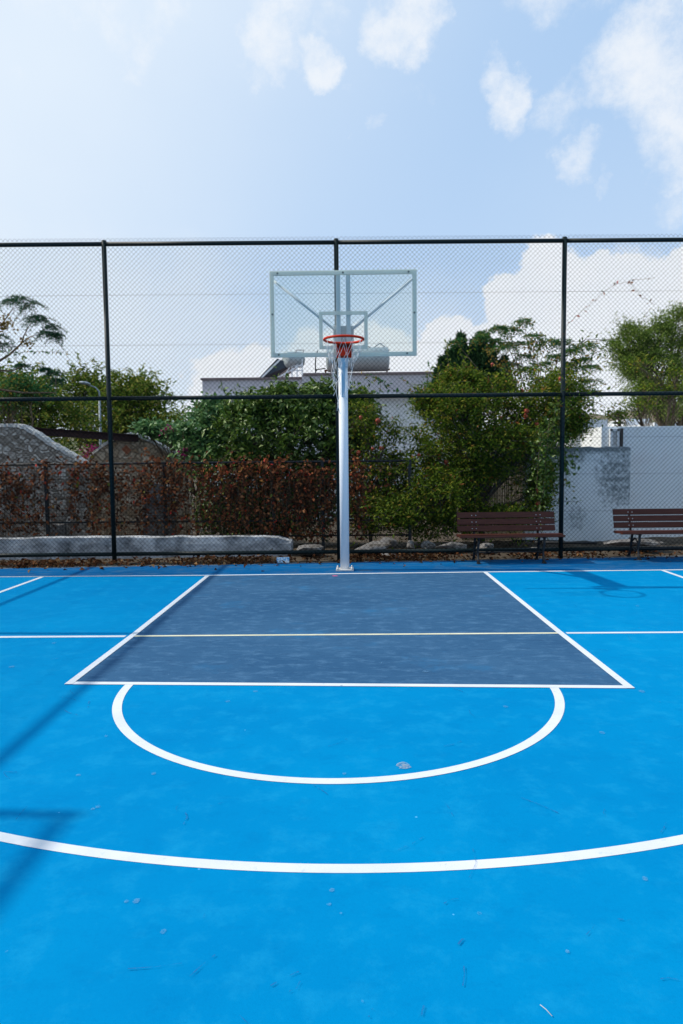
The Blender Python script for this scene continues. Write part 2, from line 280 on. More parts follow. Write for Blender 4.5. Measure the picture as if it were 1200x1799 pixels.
m = mat('mouldy_white_wall', (.76, .79, .80), (.84, .86, .86), 2.2, .9, .3, spec=.15); n = m.node_tree.nodes; l = m.node_tree.links; b = n['Principled BSDF']; src = b.inputs['Base Color'].links[0].from_socket
t_ = n.new('ShaderNodeTexCoord'); sx = n.new('ShaderNodeSeparateXYZ'); l.new(t_.outputs['Object'], sx.inputs[0])
def mn(op, a, b2=None, c2=None):
    q = n.new('ShaderNodeMath'); q.operation = op; q.use_clamp = False
    for i_, v in enumerate((a, b2, c2)):
        if v is None: continue
        if isinstance(v, (int, float)): q.inputs[i_].default_value = v
        else: l.new(v, q.inputs[i_])
    return q.outputs[0]
def smap(f, lo, hi):
    q = n.new('ShaderNodeMapRange'); q.interpolation_type = 'SMOOTHSTEP'; l.new(f, q.inputs[0]); q.inputs[1].default_value = lo; q.inputs[2].default_value = hi; return q.outputs[0]
def blobm(cx, cz, rx, rz):
    dx = mn('DIVIDE', mn('SUBTRACT', sx.outputs[0], cx), rx); dz = mn('DIVIDE', mn('SUBTRACT', sx.outputs[2], cz), rz)
    return smap(mn('ADD', mn('MULTIPLY', dx, dx), mn('MULTIPLY', dz, dz)), 1.3, 0.)
nn_ = n.new('ShaderNodeTexNoise'); nn_.inputs['Scale'].default_value = 11; nn_.inputs['Detail'].default_value = 9; nn_.inputs['Roughness'].default_value = .75; l.new(t_.outputs['Object'], nn_.inputs['Vector'])
WX = lambda x: float(P(x, 800, 13)[0]); WZ = lambda y: float(P(1030, y, 13)[2])
edge = smap(sx.outputs[2], WZ(806), WZ(786))
tot = mn('MAXIMUM', mn('MULTIPLY', edge, 1.7), mn('MAXIMUM', blobm(WX(1088), WZ(838), .55, .75), mn('MAXIMUM', mn('MULTIPLY', blobm(WX(1015), WZ(910), .25, .3), .7), mn('MULTIPLY', blobm(WX(1000), WZ(800), .55, .25), .8))))
sf_ = smap(mn('ADD', nn_.outputs['Fac'], mn('MULTIPLY', tot, .24)), .55, .84)
mx = n.new('ShaderNodeMix'); mx.data_type = 'RGBA'; l.new(mn('MULTIPLY', sf_, .8), mx.inputs[0]); l.new(src, mx.inputs[6]); mx.inputs[7].default_value = (.09, .115, .12, 1); l.new(mx.outputs[2], b.inputs['Base Color']); M['wallold'] = m
m, n, l, b = newmat('board_glass')
tr = n.new('ShaderNodeBsdfTransparent'); tr.inputs[0].default_value = (.945, .975, .965, 1); gl = n.new('ShaderNodeBsdfGlossy'); gl.inputs['Roughness'].default_value = .04
df = n.new('ShaderNodeBsdfDiffuse'); df.inputs[0].default_value = (.7, .85, .83, 1)
ly = n.new('ShaderNodeFresnel'); ly.inputs[0].default_value = 1.45
mx = n.new('ShaderNodeMixShader'); l.new(ly.outputs[0], mx.inputs[0]); l.new(tr.outputs[0], mx.inputs[1]); l.new(gl.outputs[0], mx.inputs[2])
m2_ = n.new('ShaderNodeMixShader'); m2_.inputs[0].default_value = .06; l.new(mx.outputs[0], m2_.inputs[1]); l.new(df.outputs[0], m2_.inputs[2]); l.new(m2_.outputs[0], n['Material Output'].inputs[0])
M['glass'] = m
# ---------------------------------------------------------------- mesh helpers
col = sc.collection
def tag(o, label=None, cat=None, group=None, kind=None):
    if label: o['label'] = label
    if cat: o['category'] = cat
    if group: o['group'] = group
    if kind: o['kind'] = kind
    return o
def empty(name, loc=(0, 0, 0), rz=0.):
    o = bpy.data.objects.new(name, None); col.objects.link(o); o.location = loc; o.rotation_euler = (0, 0, rz); o.empty_display_size = .2; return o
def link(name, me, mt, parent=None, smooth=False):
    me.materials.append(mt); o = bpy.data.objects.new(name, me); col.objects.link(o); o.parent = parent
    if parent is not None and not smooth: pass
    if smooth: me.polygons.foreach_set('use_smooth', [True] * len(me.polygons))
    return o
def rawmesh(name, V, Fq):
    """V (n,3) array, Fq (m,k) int array of equal-size faces"""
    me = bpy.data.meshes.new(name); V = np.ascontiguousarray(V, dtype=np.float32); Fq = np.ascontiguousarray(Fq, dtype=np.int32); k = Fq.shape[1]
    me.vertices.add(len(V)); me.vertices.foreach_set('co', V.ravel())
    me.loops.add(Fq.size); me.loops.foreach_set('vertex_index', Fq.ravel())
    me.polygons.add(len(Fq)); me.polygons.foreach_set('loop_start', np.arange(0, Fq.size, k, dtype=np.int32)); me.polygons.foreach_set('loop_total', np.full(len(Fq), k, dtype=np.int32))
    me.update(calc_edges=True); me.validate(); return me
class MB:
    def __init__(s, org=(0, 0, 0)): s.bm = bmesh.new(); s.org = Vector(org)
    def box(s, c, d, rot=None, bev=0.):
        r = bmesh.ops.create_cube(s.bm, size=1); vs = r['verts']
        mt = Matrix.Translation(Vector(c)) @ (rot.to_4x4() if rot is not None else Matrix.Identity(4)) @ Matrix.Diagonal((*d, 1))
        bmesh.ops.transform(s.bm, matrix=mt, verts=vs)
        if bev:
            es = list({e for v in vs for e in v.link_edges}); bmesh.ops.bevel(s.bm, geom=es, offset=bev, segments=2, affect='EDGES', profile=.7)
        return s
    def bar(s, a, b, w_, h_, up=(0, 0, 1), bev=0.):
        a = Vector(a); b = Vector(b); z = (b - a); Ln = z.length; z.normalize(); x = z.cross(Vector(up)); 
        if x.length < 1e-4: x = Vector((1, 0, 0))
        x.normalize(); y = z.cross(x)
        rm = Matrix((x, y, z)).transposed(); s.box((a + b) / 2, (w_, h_, Ln), rm, bev); return s
    def tube(s, pts, rad, seg=8, cap=True):
        pts = [Vector(p) for p in pts]; n_ = len(pts)
        if isinstance(rad, (int, float)): rad = [rad] * n_
        rings = []; prev = None
        for i, p in enumerate(pts):
            t = (pts[min(i + 1, n_ - 1)] - pts[max(i - 1, 0)]); t.normalize() if t.length > 1e-9 else None
            ref = prev if prev is not None else (Vector((1, 0, 0)) if abs(t.x) < .9 else Vector((0, 1, 0)))
            x = ref - t * ref.dot(t)
            if x.length < 1e-4: x = Vector((0, 1, 0)) - t * t.y
            x.normalize(); prev = x; y = t.cross(x)
            rings.append([s.bm.verts.new(p + (x * math.cos(2 * math.pi * k / seg) + y * math.sin(2 * math.pi * k / seg)) * rad[i]) for k in range(seg)])
        for i in range(n_ - 1):
            for k in range(seg):
                f = s.bm.faces.new((rings[i][k], rings[i][(k + 1) % seg], rings[i + 1][(k + 1) % seg], rings[i + 1][k])); f.smooth = True
        if cap and seg > 2: s.bm.faces.new(rings[0][::-1]); s.bm.faces.new(rings[-1])
        return s
    def poly(s, pts): s.bm.faces.new([s.bm.verts.new(Vector(p)) for p in pts]); return s
    def prism(s, pts, vec):
        vec = Vector(vec); a = [s.bm.verts.new(Vector(p)) for p in pts]; b = [s.bm.verts.new(Vector(p) + vec) for p in pts]; n_ = len(a)
        s.bm.faces.new(a); s.bm.faces.new(b[::-1])
        for i in range(n_): s.bm.faces.new((a[i], b[i], b[(i + 1) % n_], a[(i + 1) % n_]))
        return s
    def ball(s, c, r, sub=2, sc_=(1, 1, 1)):
        q = bmesh.ops.create_icosphere(s.bm, subdivisions=sub, radius=r); bmesh.ops.transform(s.bm, matrix=Matrix.Translation(Vector(c)) @ Matrix.Diagonal((*sc_, 1)), verts=q['verts'])
        for v in q['verts']:
            for f in v.link_faces: f.smooth = True
        return s
    def build(s, name, mt, parent=None):
        bmesh.ops.recalc_face_normals(s.bm, faces=s.bm.faces[:])
        if s.org.length: bmesh.ops.translate(s.bm, vec=-s.org, verts=s.bm.verts[:])
        me = bpy.data.meshes.new(name); s.bm.to_mesh(me); s.bm.free()
        o = link(name, me, mt, parent)
        if parent is None: o.location = s.org
        return o
def ribbon(name, pts, wd, z, mt, parent=None):
    """flat painted strip of width wd along a ground polyline"""
    pts = [Vector((p[0], p[1])) for p in pts]; n_ = len(pts); V = []; Fq = []
    for i, p in enumerate(pts):
        t = pts[min(i + 1, n_ - 1)] - pts[max(i - 1, 0)]; t.normalize(); nn = Vector((-t.y, t.x))
        V += [(*(p + nn * wd / 2), z), (*(p - nn * wd / 2), z)]
    for i in range(n_ - 1): Fq.append((2 * i + 1, 2 * i + 3, 2 * i + 2, 2 * i))
    return V, Fq
# ---------------------------------------------------------------- ground
g = MB(); g.poly([(-3000, -3000, -.06), (3000, -3000, -.06), (3000, 3000, -.06), (-3000, 3000, -.06)]); tag(g.build('ground', M['dirt']), kind='structure')
def edgeY(x): return 10.66 + .07 * x
XL, XR, YB = -6.75, 9.5, -14.
# uneven far edge of the painted surface
rng = random.Random(5)
ex = np.linspace(XL, XR, 90); ey = [edgeY(x) + rng.uniform(-.03, .03) for x in ex]
c = MB(); c.poly([(XL, YB, 0), (XR, YB, 0)] + [(x, 9.62 + .018 * x, 0) for x in (XR, XL)]); tag(c.build('court', M['blue']), kind='structure')
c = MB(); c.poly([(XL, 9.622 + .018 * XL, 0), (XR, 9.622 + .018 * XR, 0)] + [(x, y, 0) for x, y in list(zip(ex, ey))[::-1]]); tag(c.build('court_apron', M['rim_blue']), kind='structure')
c = MB(); c.poly([(XL, edgeY(XL) - .2, -.004), (XR, edgeY(XR) - .2, -.004), (XR, edgeY(XR) + .16, -.004), (XL, edgeY(XL) + .14, -.004)]); tag(c.build('concrete_edging', M['curb']), kind='structure')
# earth strip behind the court, undulating
V = []; Fq = []; nx, ny = 160, 14; rn = np.random.RandomState(3); hh = rn.rand(nx + 1, ny + 1)
for i in range(nx + 1):
    for j in range(ny + 1):
        x = -12 + 24 * i / nx; y = edgeY(x) + .05 + (2.3) * j / ny; V.append((x, y, -.03 + min(j, 3) / 3 * (.045 + .006 * x) + (hh[i, j] - .5) * .03 * (j > 0)))
for i in range(nx):
    for j in range(ny): a = i * (ny + 1) + j; Fq.append((a, a + ny + 1, a + ny + 2, a + 1))
o = link('earth_strip', rawmesh('earth_strip', np.array(V), np.array(Fq)), M['dirt']); tag(o, kind='structure')
# grey key and lines (positions in metres, measured on the ground)
kl = [(-2.045, 9.48), (1.915, 9.61), (1.915, 4.61), (-2.045, 4.76)]
c = MB(); c.poly([(x, y, .0016) for x, y in kl]); tag(c.build('key', M['key']), kind='structure')
def lines(name, strips, mt, z):
    V = []; Fq = []
    for pts, wd in strips:
        v, f_ = ribbon('', pts, wd, z, mt); b0 = len(V); V += v; Fq += [tuple(i + b0 for i in q) for q in f_]
    o = link(name, rawmesh(name, np.array(V), np.array(Fq)), mt); tag(o, kind='structure'); return o
arc = [(-.10 + 1.5 * math.cos(a) * 1.0, 4.70 + 1.475 * math.sin(a)) for a in np.linspace(R(178.6), R(356.3), 72)]
tpc = (-.02, 7.385); tr_ = 4.88
a0 = math.acos(4.42 / tr_)
tp = [(-4.42, 9.53)] + [(tpc[0] + tr_ * math.cos(a), tpc[1] + tr_ * math.sin(a)) for a in np.linspace(math.pi + a0, 2 * math.pi - a0, 120)] + [(4.46, 9.66)]
lines('baseline', [([(-6.7, 9.50), (-5.06, 9.51), (-2.07, 9.50), (-.1, 9.56), (1.94, 9.62), (4.77, 9.68), (9.4, 9.80)], .058)], M['line'], .0032)
lines('key_side_lines', [([(-2.045, 9.46), (-2.03, 6.2), (-2.045, 4.725)], .058), ([(1.91, 9.58), (1.905, 6.16), (1.915, 4.575)], .058)], M['line'], .0048)
lines('free_throw_line', [([(-2.074, 4.755), (-.24, 4.69), (1.944, 4.605)], .058)], M['line'], .0032)
lines('free_throw_arc', [(arc, .060)], M['line'], .0024)
lines('three_point_line', [(tp, .058)], M['line'], .0016)
lines('cross_line', [([(-6.7, 6.10), (-2.09, 6.09)], .06), ([(1.96, 6.11), (9.4, 6.12)], .05)], M['line'], .0016)
lines('cross_line_in_key', [([(-2.01, 6.09), (1.885, 6.105)], .045)], M['cream'], .0032)
# worn patches, chips and scuffs lying on the paint
def patches(name, lst, mt, z, seed=1):
    rg = random.Random(seed); mb = MB()
    for (x, y, rx, ry) in lst:
        k = 12; ph = rg.random() * 6
        mb.poly([(x + rx * math.cos(2 * math.pi * i / k) * (1 + .45 * math.sin(2.3 * i + ph) * rg.random()), y + ry * math.sin(2 * math.pi * i / k) * (1 + .3 * rg.random()), z) for i in range(k)])
    tag(mb.build(name, mt), kind='structure')
def gp(lst): return [(*G(x, y)[:2], r, r) for x, y, r in lst]
patches('worn_patches', gp([(137, 1363, .012), (172, 1418, .012), (163, 1422, .009), (240, 1584, .012), (222, 1585, .008), (583, 1565, .010), (578, 1590, .008), (95, 1130, .018), (20, 1172, .02), (1058, 1288, .016), (1133, 1545, .012), (842, 1606, .008), (270, 1360, .012), (400, 1233, .015),
                                   (448, 1215, .015), (888, 1242, .015), (600, 1205, .01), (187, 1294, .01), (287, 1638, .01), (605, 1360, .01), (1127, 1215, .02), (670, 1165, .016)]), M['worn'], .0036)
patches('chips', gp([(599, 1607, .005), (997, 1674, .007), (12, 1674, .004), (637, 1762, .004), (748, 1181, .022), (858, 1038, .025), (370, 1127, .012), (440, 1019, .02), (1120, 1065, .02)]), M['worn'], .0056, 2)
patches('metal_disc', gp([(708, 1346, .035)]), M['disc'], .004, 4)
patches('pink_spot', gp([(588, 1012, .04)]), M['pinkp'], .004, 4)
rg = random.Random(11); st = []
for (x0, y0, x1, y1) in [(358, 1616, 364, 1598), (333, 1718, 378, 1680), (475, 1735, 525, 1710), (508, 1745, 527, 1727), (780, 1590, 812, 1580), (805, 1662, 830, 1652), (1030, 1645, 1045, 1628), (310, 1428, 316, 1415), (370, 1418, 398, 1410), (740, 1790, 745, 1770), (648, 1790, 655, 1775), (813, 1735, 815, 1700), (322, 1450, 326, 1430), (225, 1705, 320, 1695), (1085, 1617, 1120, 1615), (1160, 1723, 1195, 1725)]:
    a = G(x0, y0); b = G(x1, y1); mid = (a + b) / 2 + np.array([rg.uniform(-.01, .01), rg.uniform(-.01, .01), 0]); st.append(([a[:2], mid[:2], b[:2]], rg.uniform(.003, .007)))
for k in range(70):
    x = rg.uniform(-3, 3); y = rg.uniform(1.6, 8); an = rg.uniform(0, 3.14); ln = rg.uniform(.04, .22); bb = rg.uniform(-.4, .4)
    st.append(([(x, y), (x + ln / 2 * math.cos(an), y + ln / 2 * math.sin(an)), (x + ln / 2 * (math.cos(an) + math.cos(an + bb)), y + ln / 2 * (math.sin(an) + math.sin(an + bb)))], rg.uniform(.002, .006)))
lines('scuff_marks', st, M['scuff'], .0062)
# ---------------------------------------------------------------- chain link fences
def chainlink(W, z0, z1, w_=.036, rad=.0025):
    nw = int(W / w_); ns = int((z1 - z0) / .036) + 1
    zz = z0 + np.arange(ns + 1) * .036
    i = np.arange(nw)[:, None]; k = np.arange(ns + 1)[None, :]
    x = i * w_ + (((k + i) % 2)) * w_          # neighbours touch at alternate corners
    x = x + 0 * k; y = np.where((k + i) % 2 == 0, .004, -.004) * np.ones_like(x)
    z = np.broadcast_to(zz[None, :], x.shape)
    C = np.stack([x, y, z], -1).astype(np.float32)   # nw, ns+1, 3
    offs = np.array([[0, rad, rad * .7], [rad, -rad * .6, 0], [-rad, -rad * .6, 0]], dtype=np.float32)
    V = (C[:, :, None, :] + offs[None, None]).reshape(-1, 3)
    base = (np.arange(nw)[:, None] * (ns + 1) + np.arange(ns)[None, :]) * 3
    q = []
    for a in range(3):
        b_ = (a + 1) % 3
        q.append(np.stack([base + a, base + b_, base + b_ + 3, base + a + 3], -1).reshape(-1, 4))
    return rawmesh('mesh_panel', V, np.concatenate(q))
def fence_line(name, label, p0, ang, stations, tops, zm, parts_rad=.037):
    """posts at stations (m along the fence from p0); tops[i] = rail height of bay i"""
    root = empty(name, p0, ang); tag(root, label, 'fence')
    n_ = len(stations)
    for i, s in enumerate(stations):
        ht = max(tops[max(i - 1, 0)], tops[min(i, n_ - 2)])
        mb = MB(); mb.tube([(s, 0, -.1), (s, 0, ht + .045)], parts_rad, 14); mb.ball((s, 0, ht + .045), parts_rad * 1.04, 2, (1, 1, .5)); mb.build('post', M['fence'], root)
    for i in range(n_ - 1):
        a, b = stations[i], stations[i + 1]; t = tops[i]; pr = parts_rad
        for z, r_ in ((t, .033), (zm, .033), (.14, .033)):
            MB().tube([(a + pr - .005, 0, z), (b - pr + .005, 0, z)], r_, 10).build('rail', M['fence'], root)
        me = chainlink(b - a - .02, .10, t + .05); o = link('mesh_panel', me, M['wire'], root); o.location = (a + .01, -.042, 0)
        for z in (.77, 1.37, 1.96, 3.48, 4.26):
            if z < t - .15: MB().tube([(a, -.046, z), ((a + b) / 2, -.046, z - .004), (b, -.046, z)], .0019, 5).build('tension_wire', M['wire'], root)
    return root
FA = .021
fx = [-7.05, -3.86, -.20, 3.42, 7.05, 10.7]
FY = 10.93
fence_line('chain_link_fence', 'tall dark green chain link fence with three rails standing behind the basketball hoop and benches', (0, FY, 0), FA, fx, [5.06] * 5, 2.65)
# side fence: out of frame on the left, its rails and posts throw the shadows on the court
sf = [0, .45, 3.7, 6.95, 10.2, 13.45, 16.7]
fence_line('side_chain_link_fence', 'side run of dark green chain link fence left of the court, casting rail shadows', (-6.93, 10.03, 0), -math.pi / 2 + .012, [-.72, .42, 3.68, 6.93, 10.2, 13.45], [4.58, 4.58, 4.58, 5.12, 5.12], 2.66)
# ---------------------------------------------------------------- basketball hoop
BX = -.075; PX = -.10; PY = 9.90; BY = 8.43
hoop = empty('basketball_hoop', (PX, PY, 0)); tag(hoop, 'white pole basketball hoop with clear glass backboard, red rim and ragged white net', 'basketball hoop')
X0 = BX - PX; Y0 = BY - PY    # board centre relative to the pole
mb = MB(); mb.tube([(0, 0, .02), (.0, 0, 3.06)], .0665, 28); mb.ball((0, 0, 3.06), .0665, 3, (1, 1, .3)); pole = mb.build('pole', M['polew'], hoop)
mb = MB(); mb.box((0, 0, .012), (.26, .25, .020), None, .004); bp_ = mb.build('base_plate', M['plate'], hoop)
for sx in (-1, 1):
    for sy in (-1, 1):
        mb = MB(); mb.tube([(sx * .105, sy * .10, .02), (sx * .105, sy * .10, .055)], .011, 6); mb.tube([(sx * .105, sy * .10, .025), (sx * .105, sy * .10, .037)], .02, 6); mb.build('bolt', M['bolt'], bp_)
mb = MB(); mb.bar((0, .02, 3.03), (X0, Y0 + .14, 3.13), .14, .15, bev=.008); arm = mb.build('arm', M['polew'], hoop)
mb = MB(); mb.bar((0, -.05, 2.55), (X0 * .5, Y0 * .5, 3.02), .05, .05); mb.build('arm_brace', M['polew'], hoop)
mb = MB(); mb.box((X0, Y0 + .105, 3.10), (.255, .012, .36), None, .003); mb.box((X0, Y0 + .128, 3.10), (.17, .03, .2)); mb.build('mounting_plate', M['plate'], hoop)
for dx in (-.072, .052):
    MB().box((X0 + dx + .01, Y0 + .068, 3.41), (.055, .05, .98), None, .004).build('upright', M['bframe'], hoop)
for s in (-1, 1):
    MB().tube([(X0 + s * .85, Y0 + .045, 3.82), (X0 + s * .12, Y0 + .085, 3.24)], .016, 10).build('diagonal_brace', M['polew'], hoop)
BW, BH, BZ = .895, .515, 3.405
mb = MB(); mb.box((X0, Y0, BZ), (BW * 2, .012, BH * 2), None, .002); board = mb.build('backboard', M['glass'], hoop)
def frame(mb, hx, hz, cz, w_, y, th):
    mb.box((X0 - hx + w_ / 2, y, cz), (w_, th, 2 * hz)); mb.box((X0 + hx - w_ / 2, y, cz), (w_, th, 2 * hz))
    mb.box((X0, y, cz + hz - w_ / 2), (2 * (hx - w_), th, w_)); mb.box((X0, y, cz - hz + w_ / 2), (2 * (hx - w_), th, w_)); return mb
frame(MB(), BW + .004, BH + .004, BZ, .05, Y0, .03).build('frame', M['border'], board)
frame(MB(), .298, .228, 3.205, .043, Y0 - .0085, .004).build('target_square', M['border'], board)
for (bx, bz) in [(-.80, .49), (0, .49), (.80, .49), (-.87, 0), (.87, 0), (-.80, -.49), (.78, -.49)]:
    MB().tube([(X0 + bx, Y0 - .022, BZ + bz), (X0 + bx, Y0 - .012, BZ + bz)], .011, 8).build('bolt', M['darkbolt'], board)
# rim
RZ = 3.025; RR = .232; RY = Y0 - .375; rcx = X0 + .005
mb = MB(); k = 56
pts = [(rcx + RR * math.cos(2 * math.pi * i / k), RY + RR * math.sin(2 * math.pi * i / k), RZ) for i in range(k)]
ring = []
for i in range(k):
    a = 2 * math.pi * i / k; ring.append([mb.bm.verts.new((rcx + (RR + .0125 * math.cos(t)) * math.cos(a), RY + (RR + .0125 * math.cos(t)) * math.sin(a), RZ + .0145 * math.sin(t))) for t in np.linspace(0, 2 * math.pi, 11)[:-1]])
for i in range(k):
    for j in range(10): f = mb.bm.faces.new((ring[i][j], ring[(i + 1) % k][j], ring[(i + 1) % k][(j + 1) % 10], ring[i][(j + 1) % 10])); f.smooth = True
rim = mb.build('rim', M['orange'], hoop)
mb = MB(); mb.box((rcx, Y0 - .022, RZ - .075), (.185, .016, .165), None, .003); mb.box((rcx, Y0 - .085, RZ - .005), (.15, .11, .016), None, .003)
mb.prism([(rcx - .085, Y0 - .03, RZ - .012), (rcx - .085, Y0 - .135, RZ - .012), (rcx - .085, Y0 - .03, RZ - .15)], (.012, 0, 0)); mb.prism([(rcx + .073, Y0 - .03, RZ - .012), (rcx + .073, Y0 - .135, RZ - .012), (rcx + .073, Y0 - .03, RZ - .15)], (.012, 0, 0))
mb.box((rcx, Y0 - .06, RZ - .095), (.13, .075, .10), None, .006)
mb.build('bracket', M['orange'], rim)
# net: white cord loops, torn low down
rg = random.Random(4); mb = MB(); nN = 12
def npt(a, lv, j=.0):
    r_ = [RR * .97, .185, .145, .12, .105, .10][lv]; z = RZ - [.02, .16, .27, .37, .46, .55][lv]
    return Vector((rcx + r_ * math.cos(a) + rg.uniform(-j, j) - .01 * lv, RY + r_ * math.sin(a) + rg.uniform(-j, j), z + rg.uniform(-j, j)))
lv = [[npt(2 * math.pi * (i + (.5 if q % 2 else 0)) / nN, q, .004 + .006 * q) for i in range(nN)] for q in range(6)]
def cord(a, b, sag=.01, r=.0022):
    a = Vector(a); b = Vector(b); m_ = (a + b) / 2 + Vector((rg.uniform(-sag, sag), rg.uniform(-sag, sag), -sag * .6)); mb.tube([a, m_, b], r, 5)
for i in range(nN):
    cord(Vector(pts[int(i * k / nN) % k]) , lv[0][i])
    for q in range(4):
        if q >= 2 and i in (1, 2, 3, 6, 7, 10) : continue
        j2 = i if q % 2 == 0 else (i + 1) % nN
        cord(lv[q][i], lv[q + 1][i]); cord(lv[q][i], lv[q + 1][(i - 1) % nN] if q % 2 == 0 else lv[q + 1][(i + 1) % nN])
for i in (0, 4, 5, 8, 9, 11): cord(lv[4][i], lv[5][i], .02); mb.ball(lv[4][i], .007, 1)
for (i, dz, dx) in [(4, .35, -.01), (9, .42, .02), (11, .22, .03), (6, .2, -.02), (1, .15, .02)]:
    p = lv[4][i]; mb.tube([p, p + Vector((dx, 0, -dz * .4)), p + Vector((-dx, .02, -dz * .7)), p + Vector((dx * .5, 0, -dz))], .0035, 5)
for i in (3, 7): cord(lv[2][i], lv[4][(i + 2) % nN], .04)
mb.build('net', M['net'], hoop)
# ---------------------------------------------------------------- benches
def make_bench():
    root = empty('park_bench')
    Ln = 1.56
    # seat slats run along x; y grows to the back
    for j, (y, z) in enumerate([(-.235, .425), (-.145, .435), (-.055, .43), (.035, .42)]):
        MB().box((0, y, z), (Ln + .06, .082, .034), Matrix.Rotation(R([-8, 0, 3, 5][j]), 3, 'X'), .006).build('seat_slat', M['wood'], root)
    tilt = Matrix.Rotation(R(-14), 3, 'X')
    for j in range(3):
        z = .50 + j * .104 + .02; y = .135 + (z - .5) * .25
        s = MB().box((0, y, z), (Ln, .032, .092), tilt, .006).build('back_slat', M['wood'], root)
        for sx in (-1, 1):
            for d in (-.03, .035):
                mb = MB(); mb.ball((sx * (Ln / 2 - .265) + d, y - .020, z - .002), .0095, 1, (1, .6, 1)); mb.build('bolt', M['bolt'], s)
    for sx in (-1, 1):
        x = sx * (Ln / 2 - .27); mb = MB()
        mb.tube([(x, -.24, .40), (x, -.12, .405), (x, .06, .395), (x, .14, .42), (x, .19, .60), (x, .235, .77)], [.016, .018, .02, .02, .018, .012], 8)
        mb.tube([(x, -.20, .395), (x, -.19, .30), (x, -.135, .17), (x, -.165, .07), (x, -.20, .012)], [.02, .022, .018, .018, .026], 8)
        mb.tube([(x, .07, .39), (x, .10, .28), (x, .12, .16), (x, .16, .07), (x, .20, .012)], [.02, .022, .018, .018, .026], 8)
        mb.tube([(x, -.16, .26), (x, -.03, .33), (x, .10, .25)], .013, 6); mb.tube([(x, -.14, .18), (x, -.02, .13), (x, .12, .18)], .012, 6)
        mb.box((x, -.205, .012), (.05, .08, .02), None, .004); mb.box((x, .205, .012), (.05, .08, .02), None, .004)
        mb.build('leg', M['iron'], root)
    MB().tube([(-Ln / 2 + .27, -.02, .16), (Ln / 2 - .27, -.02, .16)], .011, 6).build('stretcher', M['iron'], root)
    return root
def copy_tree(o, parent=None):
    c = o.copy(); col.objects.link(c); c.parent = parent
    for ch in list(o.children): copy_tree(ch, c)
    return c
b1 = make_bench(); b1.location = (2.475, 10.62, .0); b1.rotation_euler.z = R(1.2)
tag(b1, 'brown slatted park bench in front of the green bushes, nearer the hoop', 'bench', 'benches along the fence')
b2 = copy_tree(b1); b2.location = (5.00, 10.72, .025); b2.rotation_euler.z = R(.6)
tag(b2, 'brown slatted park bench in front of the white wall, cut off by the right edge', 'bench', 'benches along the fence')
# ---------------------------------------------------------------- low wall, rocks, pipe
def roughbox(mb, x0, x1, y0, y1, zt, zb, seed, amp=.02, step=.22, broken=False):
    """lumpy wall: front face and top subdivided and jittered"""
    rs = np.random.RandomState(seed); n_ = max(2, int((x1 - x0) / step)); rows = 5; G_ = {}
    prof = [(y0, zb)] + [(y0, zb + (zt - zb) * t) for t in (.35, .7)] + [(y0 + .008, zt), ((y0 + y1) / 2, zt + .01), (y1, zt - .01), (y1, zb)]
    for i in range(n_ + 1):
        x = x0 + (x1 - x0) * i / n_; dz = rs.uniform(-amp, amp) - (.09 * max(0, 1 - (x1 - x) / .35) if broken else 0)
        for j, (y, z) in enumerate(prof): G_[i, j] = mb.bm.verts.new((x, y + rs.uniform(-amp, amp) * .25, z + (dz + rs.uniform(-amp, amp) * .4 if j in (3, 4, 5) else 0)))
    for i in range(n_):
        for j in range(len(prof) - 1): mb.bm.faces.new((G_[i, j], G_[i + 1, j], G_[i + 1, j + 1], G_[i, j + 1]))
    for i in (0, n_): mb.bm.faces.new([G_[i, j] for j in range(len(prof))])
    return mb
mb = roughbox(MB(), -9.0, P(512, 950, 11.5)[0], 11.42, 11.85, .345, -.05, 2, .010, .24, True)
tag(mb.build('low_wall', M['conc']), 'low weathered grey concrete wall at the foot of the creeper covered fence', 'wall')
rkdesc = ['pale jagged boulder at the broken end of the low concrete wall', 'long flat grey rock just right of the hoop pole', 'tilted wedge shaped pale stone behind the bottom fence rail right of the pole', 'small rounded stone beside the wedge shaped stone',
          'small dark stone low in the leaves below the wedge shaped stone', 'pale egg shaped rock midway between hoop pole and nearer bench', 'tiny pale stone in fallen leaves midway between pole and bench', 'dark block of stone left of the nearer bench', 'long pale flat rock touching the left side of the nearer bench',
          'grey boulder partly hidden under the nearer bench', 'pale rock under the right half of the nearer bench', 'dark grey stone half buried left of the hoop pole', 'flat pale slab behind the feet of the right bench']
rks = [(487, 957, 11.6, 34, 17), (648, 962, 11.5, 44, 11), (683, 953, 11.55, 18, 13), (668, 966, 11.4, 12, 8), (685, 980, 11.15, 20, 9), (722, 958, 11.45, 11, 9), (729, 975, 11.15, 6, 4), (750, 958, 11.6, 16, 10), (790, 960, 11.45, 34, 8),
       (850, 965, 11.5, 22, 11), (940, 968, 11.3, 18, 7), (545, 965, 11.4, 40, 12), (1115, 952, 11.6, 60, 7)]
